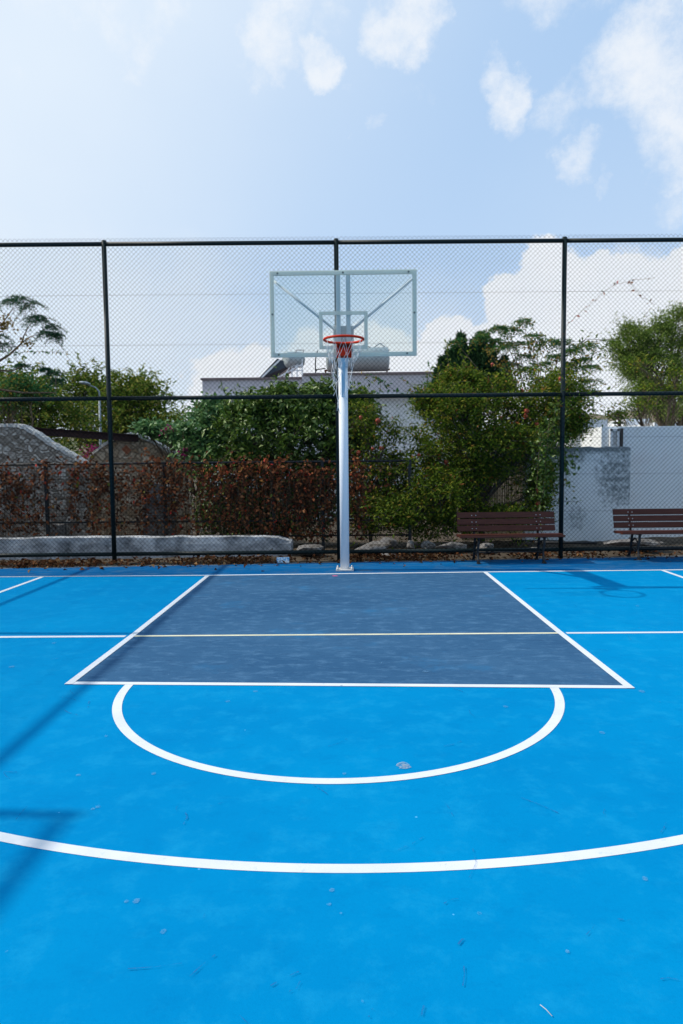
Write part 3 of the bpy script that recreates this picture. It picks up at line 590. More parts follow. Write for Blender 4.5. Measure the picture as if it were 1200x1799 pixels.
for i, (x, y, Y, rx, rz) in enumerate(rks):
    c0 = P(x, y, Y); s = Y / F; rs = np.random.RandomState(40 + i); mb = MB(c0)
    q = bmesh.ops.create_icosphere(mb.bm, subdivisions=2, radius=1)
    dirs = rs.normal(size=(9, 3)); dirs /= np.linalg.norm(dirs, axis=1)[:, None]; cut = rs.uniform(.42, .82, 9)
    for v in mb.bm.verts:
        n_ = np.array(v.co); 
        for d_, c_ in zip(dirs, cut):
            e = n_ @ d_
            if e > c_: n_ = n_ - d_ * (e - c_) * .9
        n_ = n_ * (1 + rs.uniform(-.02, .02)); v.co = Vector(n_)
    bmesh.ops.transform(mb.bm, matrix=Matrix.Translation(Vector(c0)) @ Matrix.Rotation(rs.uniform(-.3, .3), 4, 'Y') @ Matrix.Diagonal((rx * s * 1.0, max(rx, 16) * s * .8, rz * s * 1.0, 1)), verts=mb.bm.verts[:])
    tag(mb.build('rock', M['rock']), rkdesc[i], 'rock', 'stones along the foot of the fence')
# ---------------------------------------------------------------- low wire fence behind
LY = 11.95
lf = empty('wire_fence', (0, LY, 0)); tag(lf, 'low old black wire mesh fence smothered in red brown creeper behind the tall fence', 'fence')
lx = [P(x, 870, LY)[0] for x in (-330, -126, 82, 290, 480, 567, 720)]
for x in lx: MB().box((x, 0, .82), (.055, .055, 1.62), None, .004).build('post', M['steel'], lf)
ztop = 1.615
for z in (ztop, .57, .30): MB().tube([(lx[0], -.005, z), (lx[-1], -.005, z)], .019 if z > 1 else .016, 8).build('rail', M['steel'], lf)
for a, b in zip(lx[:-1], lx[1:]):
    mb = MB()
    for i in range(int((b - a) / .05)): x = a + .03 + i * .05; mb.tube([(x, -.032, .28), (x, -.032, 1.6)], .0017, 3, False)
    for i in range(27): z = .29 + i * .05; mb.tube([(a + .02, -.034, z), (b - .02, -.034, z)], .0017, 3, False)
    mb.build('mesh_panel', M['lowwire'], lf)
mb = MB(); a = P(940, 953, 11.7); b = P(1048, 954, 11.7); mb.tube([a, b], .026, 10); o = mb.build('pipe', M['steel']); tag(o, 'short black pipe lying at the foot of the stained white wall between the benches', 'pipe')
mb = MB(); mb.tube([P(900, 950, 12.3), P(990, 951, 12.3)], .02, 8); tag(mb.build('pipe', M['steel']), 'thin dark pipe on the ground behind the right end of the nearer bench', 'pipe')
# ---------------------------------------------------------------- foliage tools
def leaves(name, Cn, size, mt, parent, seed=0, aspect=.42, fold=.25, up=.5, droop=0., jit=.35, dirv=None):
    """one small folded leaf of four corners at every point of Cn"""
    rs = np.random.RandomState(seed); n_ = len(Cn)
    nrm_ = rs.normal(size=(n_, 3)); nrm_[:, 2] = np.abs(nrm_[:, 2]) * (1 - up) + up * 1.3; nrm_ /= np.linalg.norm(nrm_, axis=1)[:, None]
    ax = rs.normal(size=(n_, 3)) if dirv is None else dirv + rs.normal(size=(n_, 3)) * .35
    ax[:, 2] -= droop
    ax -= (ax * nrm_).sum(1)[:, None] * nrm_; ax /= np.linalg.norm(ax, axis=1)[:, None] + 1e-9
    sd_ = np.cross(nrm_, ax); sz = size * (1 + rs.uniform(-jit, jit, n_))[:, None]
    b0 = Cn; tip = Cn + ax * sz; mid = Cn + ax * sz * .45
    lft = mid + sd_ * sz * aspect * .5 + nrm_ * sz * fold * .5; rgt = mid - sd_ * sz * aspect * .5 + nrm_ * sz * fold * .5
    V = np.stack([b0, rgt, tip, lft], 1).reshape(-1, 3); i = np.arange(n_)[:, None] * 4
    Fq = np.concatenate([i + np.array([[0, 1, 2]]), i + np.array([[0, 2, 3]])])
    return link(name, rawmesh(name, V, Fq), mt, parent)
def cluster_pts(bl, per, cl, spread, seed, Yd=1.):
    """bl: (centre, radius vector); per blob: cl clusters thrown through the outer volume, leaves round each"""
    rs = np.random.RandomState(seed); out = []; cc = []
    for (c0, rv) in bl:
        d = rs.normal(size=(cl, 3)); d /= np.linalg.norm(d, axis=1)[:, None]; r_ = rs.uniform(.35, 1.08, cl) ** .7
        cs = np.array(c0) + d * r_[:, None] * np.array(rv)
        cc.append(cs)
        k_ = rs.poisson(per, cl) + 2
        idx = np.repeat(np.arange(cl), k_)
        sp = spread * rs.uniform(.5, 1.5, cl)[idx][:, None]
        out.append(cs[idx] + rs.normal(size=(len(idx), 3)) * sp * np.array([1, 1, .75]))
    return np.concatenate(out), cc
def pb(lst, Yd):
    """blobs measured on the photo: (x, y, rx, ry, distance)"""
    out = []
    for (x, y, rx, ry, Y) in lst:
        s = Y / F; out.append((P(x, y, Y), (rx * s, Yd * (rx + ry) / 2 * s, ry * s)))
    return out
def limbs(name, base, targets, r0, mt, parent, seed=0, fork=.45, sub=None, r1=.008):
    rs = np.random.RandomState(seed); mb = MB(); base = np.array(base, float)
    top = np.mean([t for t in targets], axis=0); hub = base + (top - base) * fork; hub[:2] = base[:2] + (top[:2] - base[:2]) * fork * .6
    def curve(a, b, n_=6, wob=.08):
        L_ = np.linalg.norm(b - a); pts = []
        off = rs.normal(size=3) * wob * L_
        for i in range(n_ + 1): t = i / n_; pts.append(a + (b - a) * t + off * math.sin(math.pi * t) + rs.normal(size=3) * .012 * L_ * (0 < i < n_))
        return pts
    c = curve(base, hub, 5, .04); mb.tube(c, list(np.linspace(r0, r0 * .75, len(c))), 9)
    for k_, t in enumerate(targets):
        c = curve(hub, np.array(t)); mb.tube(c, list(np.linspace(r0 * .5, max(r1 * 1.5, r0 * .12), len(c))), 7)
        if sub is not None:
            cs = sub[k_]
            for q in cs[::max(1, len(cs) // 16)]:
                p = c[rs.randint(2, len(c))]; cc = curve(np.array(p), q, 4, .1); mb.tube(cc, list(np.linspace(max(r1, r0 * .12), r1 * .4, len(cc))), 4, False)
    return mb.build(name, mt, parent)
def tree(name, label, cat, base, blb, per, cl, spread, size, lm, bm_, r0, seed, yd=1., group=None, **kw):
    root = empty(name, (0, 0, 0)); tag(root, label, cat, group)
    base = np.array(base, float); root.location = tuple(base)
    bl = [(np.array(c0) - base, rv) for c0, rv in pb(blb, yd)]
    pts, cc = cluster_pts(bl, per, cl, spread, seed)
    pts = pts[pts[:, 2] > -base[2] + .05]
    ns = kw.pop('shoots', 0); sl_len = kw.pop('shoot_len', .5); shp = []; rs = np.random.RandomState(seed + 500); smb = MB()
    allc = np.concatenate(cc)
    for _ in range(ns):
        c0 = allc[rs.randint(len(allc))]; k0 = rs.randint(len(bl)); out = c0 - np.mean([b_[0] for b_ in bl], axis=0); out /= np.linalg.norm(out) + 1e-6
        d = out * .8 + rs.normal(size=3) * .45 + np.array([0, 0, .55]); d /= np.linalg.norm(d); Ls = sl_len * rs.uniform(.5, 1.3); bend = rs.normal(size=3) * .25; bend[2] -= .3
        st_ = [c0 + d * Ls * t + bend * Ls * t * t for t in np.linspace(0, 1, 6)]; smb.tube(st_, [.004] * 5 + [.002], 3, False)
        for t in np.arange(.1, 1.0, .055 / max(Ls, .1)):
            for _k in range(2): shp.append(c0 + d * Ls * t + bend * Ls * t * t + rs.normal(size=3) * .018)
    if ns: pts = np.concatenate([pts, np.array(shp)]); smb.build('stem', bm_, root)
    leaves(kw.pop('crown', 'crown'), pts, size, lm, root, seed, **kw)
    limbs('trunk', np.array([0, 0, -.1]), [b_[0] for b_ in bl], r0, bm_, root, seed, sub=cc)
    return root, bl, cc
def gnd(x, Y, z=0.): p = P(x, 816, Y); return (p[0], Y, z)
# broad leaved green shrub left of the pole
t, _, _ = tree('shrub', 'big glossy dark green shrub behind the creeper fence left of the hoop pole', 'shrub', gnd(500, 13.2),
     [(500, 760, 80, 70, 13.2), (440, 770, 60, 60, 13.0), (560, 750, 70, 62, 13.2), (520, 705, 62, 30, 13.3), (575, 700, 42, 24, 13.4), (445, 715, 55, 26, 13.4), (600, 770, 45, 60, 13.2), (480, 840, 80, 60, 13.3), (580, 850, 60, 60, 13.4), (500, 900, 80, 40, 13.4), (630, 730, 24, 40, 13.2), (400, 850, 60, 60, 13.0), (420, 910, 70, 30, 13.0)],
     26, 80, .095, .115, M['shrub'], M['bark'], .06, 21, .9, shoots=120, shoot_len=.35, aspect=.45, droop=.7, up=.35)
tree('climbing_vine', 'pale green climbing vine between the small stone gable and the glossy dark shrub', 'vine', gnd(345, 13.6),
     [(350, 760, 38, 48, 13.4), (345, 795, 30, 22, 13.3), (385, 740, 34, 38, 13.4), (315, 768, 24, 14, 13.6), (390, 790, 34, 40, 13.2), (262, 754, 20, 6, 13.8), (290, 758, 20, 8, 13.8), (370, 720, 26, 22, 13.5)],
     14, 70, .07, .10, M['pale'], M['bark'], .035, 22, .8, aspect=.65, up=.5)
tree('bougainvillea', 'pink flowering bougainvillea in the dip between the two stone gables', 'plant', gnd(160, 15.2),
     [(150, 795, 10, 8, 15.2), (166, 789, 7, 6, 15.2)], 5, 6, .05, .07, M['pink'], M['bark'], .02, 23, .8, crown='flowers', aspect=.8)
tree('bougainvillea', 'few pink bougainvillea flowers among pale vine leaves right of the small stone gable', 'plant', gnd(322, 13.1),
     [(322, 795, 9, 6, 13.1), (300, 755, 18, 6, 13.5)], 5, 6, .04, .06, M['pink'], M['bark'], .015, 24, .8, crown='flowers', aspect=.8)
# pomegranate right of the pole
pomb = [(870, 740, 100, 75, 12.9), (790, 760, 70, 90, 12.7), (950, 720, 75, 80, 12.8), (870, 700, 90, 36, 12.9), (760, 830, 60, 80, 12.6), (790, 850, 46, 60, 12.7), (700, 860, 55, 60, 12.6), (930, 800, 60, 70, 12.8), (745, 905, 60, 42, 12.5), (800, 900, 50, 44, 12.5),
        (985, 700, 36, 46, 12.8), (760, 705, 30, 26, 12.7), (660, 900, 40, 40, 12.6), (950, 860, 18, 50, 12.6), (810, 668, 34, 16, 12.9), (1000, 745, 30, 24, 12.8), (860, 770, 110, 60, 13.3), (790, 790, 70, 70, 13.2), (930, 760, 70, 60, 13.2), (880, 775, 70, 30, 12.2), (770, 870, 60, 50, 12.1), (800, 862, 50, 46, 12.6), (890, 905, 60, 14, 12.3), (858, 822, 26, 18, 12.4), (700, 900, 34, 26, 11.8), (800, 720, 50, 40, 12.3)]
pt, pbl, pcc = tree('pomegranate_tree', 'wide pomegranate tree with red fruit behind the fence right of the hoop', 'tree', gnd(850, 13.0), pomb, 26, 90, .085, .072, M['pome'], M['bark2'], .07, 31, .8, shoots=420, shoot_len=.5, aspect=.42, up=.4)
pm2, _, _ = tree('pomegranate_tree', 'smaller loose pomegranate bush with red fruit directly right of the pole', 'tree', gnd(650, 12.8),
     [(650, 800, 32, 60, 12.6), (640, 740, 22, 40, 12.6), (675, 780, 34, 36, 12.6), (650, 850, 40, 50, 12.6), (690, 840, 40, 40, 12.6), (640, 900, 34, 30, 12.5)], 15, 36, .08, .068, M['pome'], M['bark2'], .04, 32, .8, shoots=170, shoot_len=.45, aspect=.42, up=.4)
def fruits(root, lst, Y=12.35):
    first = None
    for (x, y, r) in lst:
        p = Vector(P(x, y, Y)) - root.location
        if first is None:
            mb = MB(); mb.ball((0, 0, 0), .042, 2, (1, 1, .93)); mb.tube([(0, 0, -.036), (0, 0, -.058)], [.012, .017], 7); first = mb.build('fruit', M['fruit'], root); o = first
        else: o = first.copy(); col.objects.link(o)
        o.location = p; s = r / 4.; o.scale = (s, s, s); o.rotation_euler = (random.Random(x).uniform(-.4, .4), .3, 0)
fruits(pt, [(736, 800, 3.6), (784, 811, 4), (925, 722, 4.6), (924, 731, 4), (882, 734, 3.6), (917, 686, 3.6), (893, 788, 3), (744, 895, 3.6), (772, 802, 3.4), (943, 745, 4), (920, 780, 3), (806, 751, 3), (946, 860, 5), (945, 885, 4.5), (865, 640, 3), (985, 665, 4)])
fruits(pm2, [(664, 739, 5), (630, 795, 4), (634, 733, 3.4), (655, 788, 3), (669, 787, 3.4), (672, 787, 3), (682, 923, 4)])
# dark conifer and feathery tree behind
cf = empty('cypress_tree', gnd(800, 17.5)); tag(cf, 'dark green conifer crown rising behind the top of the pomegranate tree', 'tree')
rs = np.random.RandomState(8); pts = []; dv = []
for (x, y, h_, w_) in [(835, 598, 95, 26), (800, 612, 90, 26), (862, 610, 80, 24), (778, 630, 60, 18), (885, 630, 60, 16), (820, 620, 90, 30), (850, 640, 80, 34), (810, 590, 70, 18), (846, 588, 60, 16), (790, 618, 70, 24)]:
    top = P(x, y, 17.5) - np.array(cf.location); s = 17.5 / F
    for _ in range(1700):
        t = rs.rand() ** .8; a = rs.rand() * 6.28; rr = 1.35 * w_ * s * (t * .9 + .08) * rs.rand() ** .5
        pts.append(top + np.array([math.cos(a) * rr, math.sin(a) * rr, -t * h_ * s])); dv.append((math.cos(a) * .6, math.sin(a) * .6, 1.1))
leaves('crown', np.array(pts), .14, M['conifer'], cf, 3, aspect=.3, up=.0, dirv=np.array(dv))
mb = MB(); mb.tube([(0, 0, -.1), (.1, 0, 2.2), (.2, 0, 3.6)], [.14, .1, .04], 8); mb.build('trunk', M['bark'], cf)
def feather(root, tips, base, seed, mt, n_r=9, rl=.5, lf=.075, sw=.012, droop=.35, stemseg=True):
    """bipinnate fronds: at each tip a fan of arching ribs carrying leaflets"""
    rs = np.random.RandomState(seed); pts = []; dv = []; mb = MB(); base = np.array(base, float)
    for (c0, sz) in tips:
        c0 = np.array(c0)
        if stemseg:
            m_ = base * .45 + c0 * .55 + rs.normal(size=3) * .08; m_[2] -= .1
            q = [base + (m_ - base) * 0, base * .75 + m_ * .25 + rs.normal(size=3) * .03, m_, (m_ + c0) / 2 + rs.normal(size=3) * .03, c0]; mb.tube(q, [sw * 2, sw * 1.7, sw * 1.2, sw * .8, sw * .45], 6)
        for k_ in range(n_r):
            a = 2 * math.pi * (k_ + rs.rand() * .7) / n_r; Lr = rl * sz * rs.uniform(.6, 1.15); el = rs.uniform(-.45, .55)
            d = np.array([math.cos(a) * math.cos(el), math.sin(a) * math.cos(el), math.sin(el)])
            rib = [c0 + d * Lr * t - np.array([0, 0, droop * Lr * t * t * 1.3]) for t in np.linspace(0, 1, 6)]
            mb.tube(rib, [sw * .35] * 5 + [sw * .15], 3, False)
            side = np.cross(d, (0, 0, 1)); side /= np.linalg.norm(side) + 1e-9
            for t in np.linspace(.12, 1, 13):
                c1 = c0 + d * Lr * t - np.array([0, 0, droop * Lr * t * t * 1.3])
                for s in (-1, 1):
                    for u in (0.2, .75):
                        pts.append(c1 + side * s * u * lf * 1.5 * math.sin(math.pi * min(1, t * .8 + .2)) + rs.normal(size=3) * .014); dv.append(side * s * .9 + d * .5)
    leaves('crown', np.array(pts), lf, mt, root, seed, aspect=.38, up=.85, dirv=np.array(dv), fold=.1)
    mb.build('stem', M['bark2'], root)
ft = empty('feathery_tree', gnd(1000, 15.5)); tag(ft, 'loose feathery leaved tree with yellowing seed heads behind the fence post beside the right cloud', 'tree')
loc = np.array(ft.location)
tl = [(920, 565, 1), (895, 580, 1), (850, 585, .8), (878, 575, .7), (905, 605, 1.1), (940, 590, .9), (960, 600, 1), (885, 608, .9), (870, 600, .7), (985, 600, .9), (920, 625, 1.1), (950, 640, 1), (975, 625, .9), (1005, 615, .8), (1030, 605, .9), (1035, 645, .9), (1030, 670, 1.2), (1015, 680, 1), (1005, 700, .9), (1035, 690, .8),
      (955, 665, .9), (930, 650, .8), (845, 592, .6), (800, 600, .7), (900, 640, .9), (975, 660, .9), (1000, 640, .7), (1022, 632, .7)]
feather(ft, [(P(x, y, 15.5 + .5 * math.sin(x)) - loc, s) for x, y, s in tl], P(955, 760, 15.5) - loc, 5, M['feather2'], 8, .36, .065, .008, .4)
mb = MB(); mb.tube([(0, 0, -.1), (-.15, 0, 1.0), P(955, 760, 15.5) - loc], [.09, .07, .04], 8); mb.build('trunk', M['bark2'], ft)
rs = np.random.RandomState(2)
for x, y in [(860, 620), (930, 610), (905, 655), (975, 650), (880, 640), (945, 615), (1000, 655), (1010, 640), (990, 690)]:
    leaves('seed_cluster', P(x, y, 15.4) - loc + rs.normal(size=(30, 3)) * .08, .07, M['seed'], ft, 3, aspect=.8)
# feathery tree at the left edge
lt = empty('feathery_tree', gnd(-90, 14.5)); tag(lt, 'tree with drooping dark feathery fronds reaching in from the left edge above the stone gable', 'tree')
loc = np.array(lt.location)
tl = [(35, 523, .9), (52, 535, 1), (20, 528, .7), (72, 562, 1), (90, 572, 1), (60, 556, .8), (98, 588, .6), (85, 585, .9), (5, 603, 1), (-10, 590, 1.2), (38, 642, .6), (95, 655, .8), (100, 668, .6), (80, 648, .4), (-60, 560, 1.4), (-70, 640, 1.4), (-30, 530, 1.2)]
feather(lt, [(P(x, y, 14.5 + .3 * math.cos(x)) - loc, s) for x, y, s in tl], P(-50, 690, 14.5) - loc, 9, M['feather'], 11, .36, .045, .013, .5, False)
mb = MB()
def limbpx(pp, rad, Y=14.5): mb.tube([P(x, y, Y) - loc for x, y in pp], rad, 7)
mb.tube([(0, 0, -.1), (.1, 0, 1.2), P(-50, 690, 14.5) - loc], [.13, .1, .06], 9)
limbpx([(-50, 690), (-10, 640), (18, 622), (38, 603), (42, 590), (55, 565)], [.05, .03, .02, .016, .012, .006]); limbpx([(38, 603), (52, 592), (66, 587)], [.012, .008, .004]); limbpx([(-20, 590), (5, 567), (14, 555), (24, 540)], [.03, .014, .01, .006])
limbpx([(-50, 690), (-40, 640), (-20, 590), (-60, 560)], [.05, .045, .03, .01]); limbpx([(-10, 650), (20, 652), (45, 642)], [.03, .014, .006]); limbpx([(-30, 680), (40, 690), (98, 690), (98, 660)], [.03, .02, .014, .008])
mb.build('trunk', M['bark'], lt)
rs = np.random.RandomState(6)
for x, y in [(5, 570), (12, 568), (48, 601), (3, 575)]:
    leaves('seed_cluster', P(x, y, 14.4) - loc + rs.normal(size=(60, 3)) * np.array([.09, .09, .07]), .06, M['seed'], lt, 3, aspect=.8)
# background trees, left
bg_ = [('dark green bushy tree above the left stone gable', 30, 20, [(20, 720, 60, 55, 20), (60, 700, 45, 45, 20), (-50, 720, 70, 60, 20), (20, 680, 42, 24, 20), (80, 735, 60, 40, 20)], 'bgtree'),
       ('yellow green tree behind the street lamp', 170, 26, [(170, 720, 60, 55, 26), (130, 700, 48, 38, 26), (200, 700, 44, 40, 26), (190, 750, 90, 40, 26), (130, 760, 90, 35, 26), (150, 680, 34, 20, 26)], 'bgtree'),
       ('loose light green tree right of the street lamp behind the small stone gable', 250, 24, [(250, 715, 44, 50, 24), (225, 695, 34, 34, 24), (275, 740, 36, 40, 24), (240, 760, 60, 34, 24), (205, 730, 40, 40, 24), (255, 690, 22, 28, 24)], 'bgtree'),
       ('dusty grey green bush in the gap between the light green tree and the pale vine', 305, 30, [(305, 760, 24, 30, 30), (320, 780, 26, 22, 30)], 'olive')]
for i, (lab, x, Y, bl, mk) in enumerate(bg_):
    tree('broadleaf_tree' if i < 3 else 'bush', lab, 'tree' if i < 3 else 'bush', gnd(x, Y, 0), bl, 17, 62, .16, .14, M[mk], M['bark'], .12, 60 + i, .8, 'trees beyond the stone gables' if i < 3 else None, shoots=160, shoot_len=.8)
tree('broadleaf_tree', 'rusty brown and olive leaved bush directly under the feathery fronds at the left edge', 'tree', gnd(40, 17, 0), [(30, 680, 40, 22, 17), (60, 690, 34, 20, 17), (10, 700, 40, 25, 17)], 12, 60, .1, .10, M['feather2'], M['bark'], .06, 77, .8, 'trees beyond the stone gables')
# right tree
tree('broadleaf_tree', 'dense rounded green tree at the right edge above the white wall', 'tree', gnd(1190, 18, 0),
     [(1110, 602, 38, 34, 18), (1162, 588, 40, 28, 18), (1208, 570, 44, 40, 18.3), (1145, 648, 52, 34, 17.8), (1205, 640, 56, 50, 18), (1240, 640, 60, 80, 18), (1185, 700, 60, 34, 17.3), (1140, 695, 36, 26, 17.4), (1112, 640, 32, 24, 18)], 120, 44, .105, .065, M['olive'], M['bark'], .16, 81, .8, shoots=320, shoot_len=.45, aspect=.35)
tree('climbing_vine', 'yellow green trailing vine hanging over the lower left side of the right hand tree', 'vine', gnd(1180, 15.5, 0),
     [(1120, 712, 32, 9, 15.5), (1150, 680, 36, 6, 15.5), (1190, 655, 34, 6, 15.5), (1185, 690, 36, 8, 15.5), (1130, 638, 40, 5, 15.5), (1085, 728, 26, 6, 15.5)], 6, 26, .10, .085, M['pome'], M['bark'], .03, 82, .5)
# ---------------------------------------------------------------- creepers
def strand_vine(name, label, strands, Y, dens, size, mt, seed, rad=.004, spread=.04, cat='vine'):
    root = empty(name, (0, Y, 0)); tag(root, label, cat); rs = np.random.RandomState(seed); mb = MB(); pts = []
    for s in strands:
        w3 = [P(x, y, Y) - np.array([0, Y, 0]) for x, y in s]
        fin = []
        for a, b in zip(w3[:-1], w3[1:]):
            L_ = np.linalg.norm(b - a); k_ = max(2, int(L_ / .05))
            for t in np.arange(k_) / k_: fin.append(a + (b - a) * t + rs.normal(size=3) * .006)
            q = int(L_ * dens); 
            tt = rs.rand(q)[:, None]; tt = (np.floor(tt * L_ / .14) + rs.rand(q, 1) * .45) * .14 / max(L_, .01)
            pts.append(a + (b - a) * tt + rs.normal(size=(q, 3)) * spread * np.array([1, .5, 1]))
        fin.append(w3[-1]); mb.tube(fin, rad, 4)
    leaves('foliage', np.concatenate(pts), size, mt, root, seed, aspect=.5, up=0., droop=.7)
    mb.build('stem', M['bark'], root); return root
strand_vine('creeper_vine', 'thin nearly bare creeper shoot arching up the tall fence in front of the big cloud', [[(990, 590), (996, 570), (1030, 540), (1058, 515), (1080, 500), (1108, 493), (1135, 490), (1150, 487)], [(1105, 495), (1125, 520), (1150, 535)]], 10.87, 13, .055, M['autumn'], 2, .0022, .012)
strand_vine('creeper_vine', 'leafy creeper tendril reaching sideways from the right fence post towards the right hand tree', [[(985, 655), (1000, 620), (1030, 595), (1060, 598), (1100, 592)], [(1015, 640), (1050, 618), (1080, 612)], [(990, 700), (1030, 692), (1070, 690)], [(985, 660), (990, 720)], [(995, 700), (1040, 720), (1052, 742)]], 10.99, 55, .07, M['pome'], 3, .004, .05)
strand_vine('creeper_vine', 'dark green creeper hanging around the right fence post before the stained white wall', [[(980, 700), (985, 790), (996, 845)], [(985, 770), (1000, 830)], [(975, 720), (972, 800)], [(965, 740), (955, 860), (945, 900)], [(950, 760), (942, 870)]], 11.1, 150, .075, M['shrub'], 4, .005, .09)
strand_vine('creeper_vine', 'small yellow leaved creeper sprig crossing the middle rail above the pale vine', [[(300, 697), (330, 697), (352, 715), (378, 735)], [(285, 690), (300, 700)]], 10.87, 40, .05, M['feather2'], 5, .003, .02)
strand_vine('creeper_vine', 'reddish creeper sprig with drooping leaves before the mauve parapet right of the net', [[(640, 660), (665, 664), (680, 678), (700, 688), (720, 700)], [(668, 668), (668, 685)], [(760, 640), (745, 690), (720, 702)]], 11.2, 55, .06, M['feather2'], 6, .003, .03)
strand_vine('creeper_vine', 'arching twig with hanging yellow leaves left of the first fence post', [[(0, 618), (30, 620), (75, 617), (115, 619), (122, 632), (120, 641)]], 13.0, 32, .06, M['feather2'], 7, .003, .012)
cr = empty('creeper', (0, 11.9, 0)); tag(cr, 'wall of dying red brown creeper leaves covering the low wire fence', 'creeper')
rs = np.random.RandomState(12); pts = []; mb = MB()
def dens(x):   # how thick the creeper is along the photo's x
    return .52 + .18 * (x > 300) + .55 * math.exp(-((x - 480) / 110.) ** 2) + .12 * math.sin(x * .05)
for _ in range(1250):
    x = rs.uniform(-340, 640); 
    if rs.rand() > dens(x) * (.85 + .15 * math.sin(x * .05)): continue
    y0 = 812 + 9 * math.sin(x * .037) + 6 * math.sin(x * .11) + rs.exponential(24) - 16 * (rs.rand() < .12) if rs.rand() < .7 else rs.uniform(815, 905); Ls = rs.uniform(30, 125)
    y1 = min(940, y0 + Ls); a = P(x, y0, 11.9) - np.array([0, 11.9, 0]); b = P(x + rs.uniform(-14, 14), y1, 11.9) - np.array([0, 11.9, 0])
    mid = (a + b) / 2 + rs.normal(size=3) * .05; a[1] = b[1] = mid[1] = 0; dy = rs.uniform(-.14, .06)
    for q in (a, mid, b): q[1] += dy
    mb.tube([a, mid, b], .0028, 3, False)
    k_ = int(np.linalg.norm(b - a) * rs.uniform(8, 34)); t = (rs.rand(k_) ** 1.7)[:, None]
    pts.append(a + (b - a) * t + rs.normal(size=(k_, 3)) * .045)
for _ in range(90):
    x = rs.uniform(-340, 620); y = rs.uniform(806, 935); a = P(x, y, 11.9) - np.array([0, 11.9, 0]); b = P(x + rs.uniform(30, 90), min(940, y + rs.uniform(-20, 20)), 11.9) - np.array([0, 11.9, 0]); mb.tube([a, (a + b) / 2 + rs.normal(size=3) * .05, b], .004, 3, False)
for (x, y, n_, sp2) in [(600, 850, 260, .5), (480, 935, 120, .28), (380, 960, 40, .06), (435, 965, 40, .05), (560, 940, 120, .3), (430, 822, 200, .4)]:
    pts.append(P(x, y, 11.9) - np.array([0, 11.9, 0]) + rs.normal(size=(n_, 3)) * np.array([sp2, .07, sp2 * .35]))
allp = np.concatenate(pts); allp = allp[allp[:, 2] > .2]
leaves('foliage', allp, .075, M['autumn'], cr, 12, aspect=.6, up=0., droop=.6)
mb.build('stem', M['bark'], cr)
# fallen leaves
rs = np.random.RandomState(33); n_ = 4200; x = rs.uniform(-7, 7, n_); keep = rs.rand(n_) < np.where(x < 2.2, .95, .35) * (.35 + .65 * (np.sin(x * 2.3) > -.2)); x = x[keep]
y = edgeY(x) + .04 + np.abs(rs.normal(size=len(x))) * .22; z = .012 + .006 * x.clip(-5, 5) * 0 + rs.rand(len(x)) * .035
p1 = np.stack([x, y, z + np.where(y < edgeY(x) + .1, -.01, .02)], 1)
x2 = rs.uniform(-5, 5.5, 130); y2 = edgeY(x2) - rs.exponential(.15, 130); p2 = np.stack([x2, y2, np.full(130, .008)], 1)
o = leaves('fallen_leaves', np.concatenate([p1, p2]), .07, M['litter'], None, 5, aspect=.6, up=.75, fold=.5); tag(o, 'brown dry leaves drifted along the foot of the fence', 'leaves', kind='stuff')
# ---------------------------------------------------------------- stone gables and beam
def gable(name, label, prof, Y, deep, mt, seed, x_lo, x_hi):
    root = empty(name, gnd((x_lo + x_hi) / 2, Y)); tag(root, label, 'stone building'); loc = np.array(root.location)
    rs = np.random.RandomState(seed); top = []
    for (a, b) in zip(prof[:-1], prof[1:]):
        for t in np.arange(5) / 5: top.append((a[0] + (b[0] - a[0]) * t, a[1] + (b[1] - a[1]) * t + rs.uniform(-1, 1) * .9))
    top.append(prof[-1]); pp = [P(x, y, Y) - loc for x, y in top]
    lo_l = [pp[0][0], 0, -.1]; lo_r = [pp[-1][0], 0, -.1]
    face = [lo_l] + [(p[0], 0, p[2]) for p in pp] + [lo_r]
    MB().prism(face, (0, deep, 0)).build('wall', mt, root)
    # lime rendered edge over the vault, lit from the left
    V = []; mb = MB(); n_ = len(pp)
    for i, p in enumerate(pp): 
        j = rs.uniform(-.008, .012)
        V.append([mb.bm.verts.new((p[0], -.03 + j, p[2] - .035)), mb.bm.verts.new((p[0], -.02 + j, p[2] + .03 + j)), mb.bm.verts.new((p[0], deep, p[2] + .04)), mb.bm.verts.new((p[0], deep, p[2] - .02))])
    for i in range(n_ - 1):
        for k_ in range(4): mb.bm.faces.new((V[i][k_], V[i + 1][k_], V[i + 1][(k_ + 1) % 4], V[i][(k_ + 1) % 4]))
    mb.bm.faces.new(V[0]); mb.bm.faces.new(V[-1])
    mb.build('roof', M['render'], root); return root, loc
gable('stone_building', 'large grey rubble stone gable with rounded top at the left edge', [(-190, 822), (-120, 790), (-60, 760), (-20, 750), (8, 747), (25, 747), (42, 751), (62, 762), (85, 778), (110, 792), (132, 805), (147, 814)], 13.0, .28, M['stone'], 1, -190, 147)
gr, gl_ = gable('stone_building', 'smaller buff stone gable with a terracotta diamond tile near its peak', [(149, 812), (165, 795), (185, 780), (205, 769), (222, 764), (236, 763), (250, 768), (268, 776), (290, 788), (308, 799), (330, 815)], 14.2, .3, M['stone2'], 2, 149, 330)
mb = MB(); c0 = P(222, 790, 14.2) - gl_; s = .105; mb.prism([(c0[0] - s, -.006, c0[2] + .01), (c0[0], -.006, c0[2] + s * .95), (c0[0] + s * 1.0, -.006, c0[2] - .01), (c0[0] + .01, -.006, c0[2] - s)], (0, .02, 0)); mb.build('tile', M['terra'], gr)
a = P(50, 757, 13.5); b = P(243, 770, 14.1); mb = MB(); mb.bar(a, b, .10, .13); mb.bar(Vector(a) + Vector((0, 0, .065)), Vector(b) + Vector((0, 0, .065)), .18, .018); mb.bar(Vector(a) - Vector((0, 0, .065)), Vector(b) - Vector((0, 0, .065)), .18, .018)
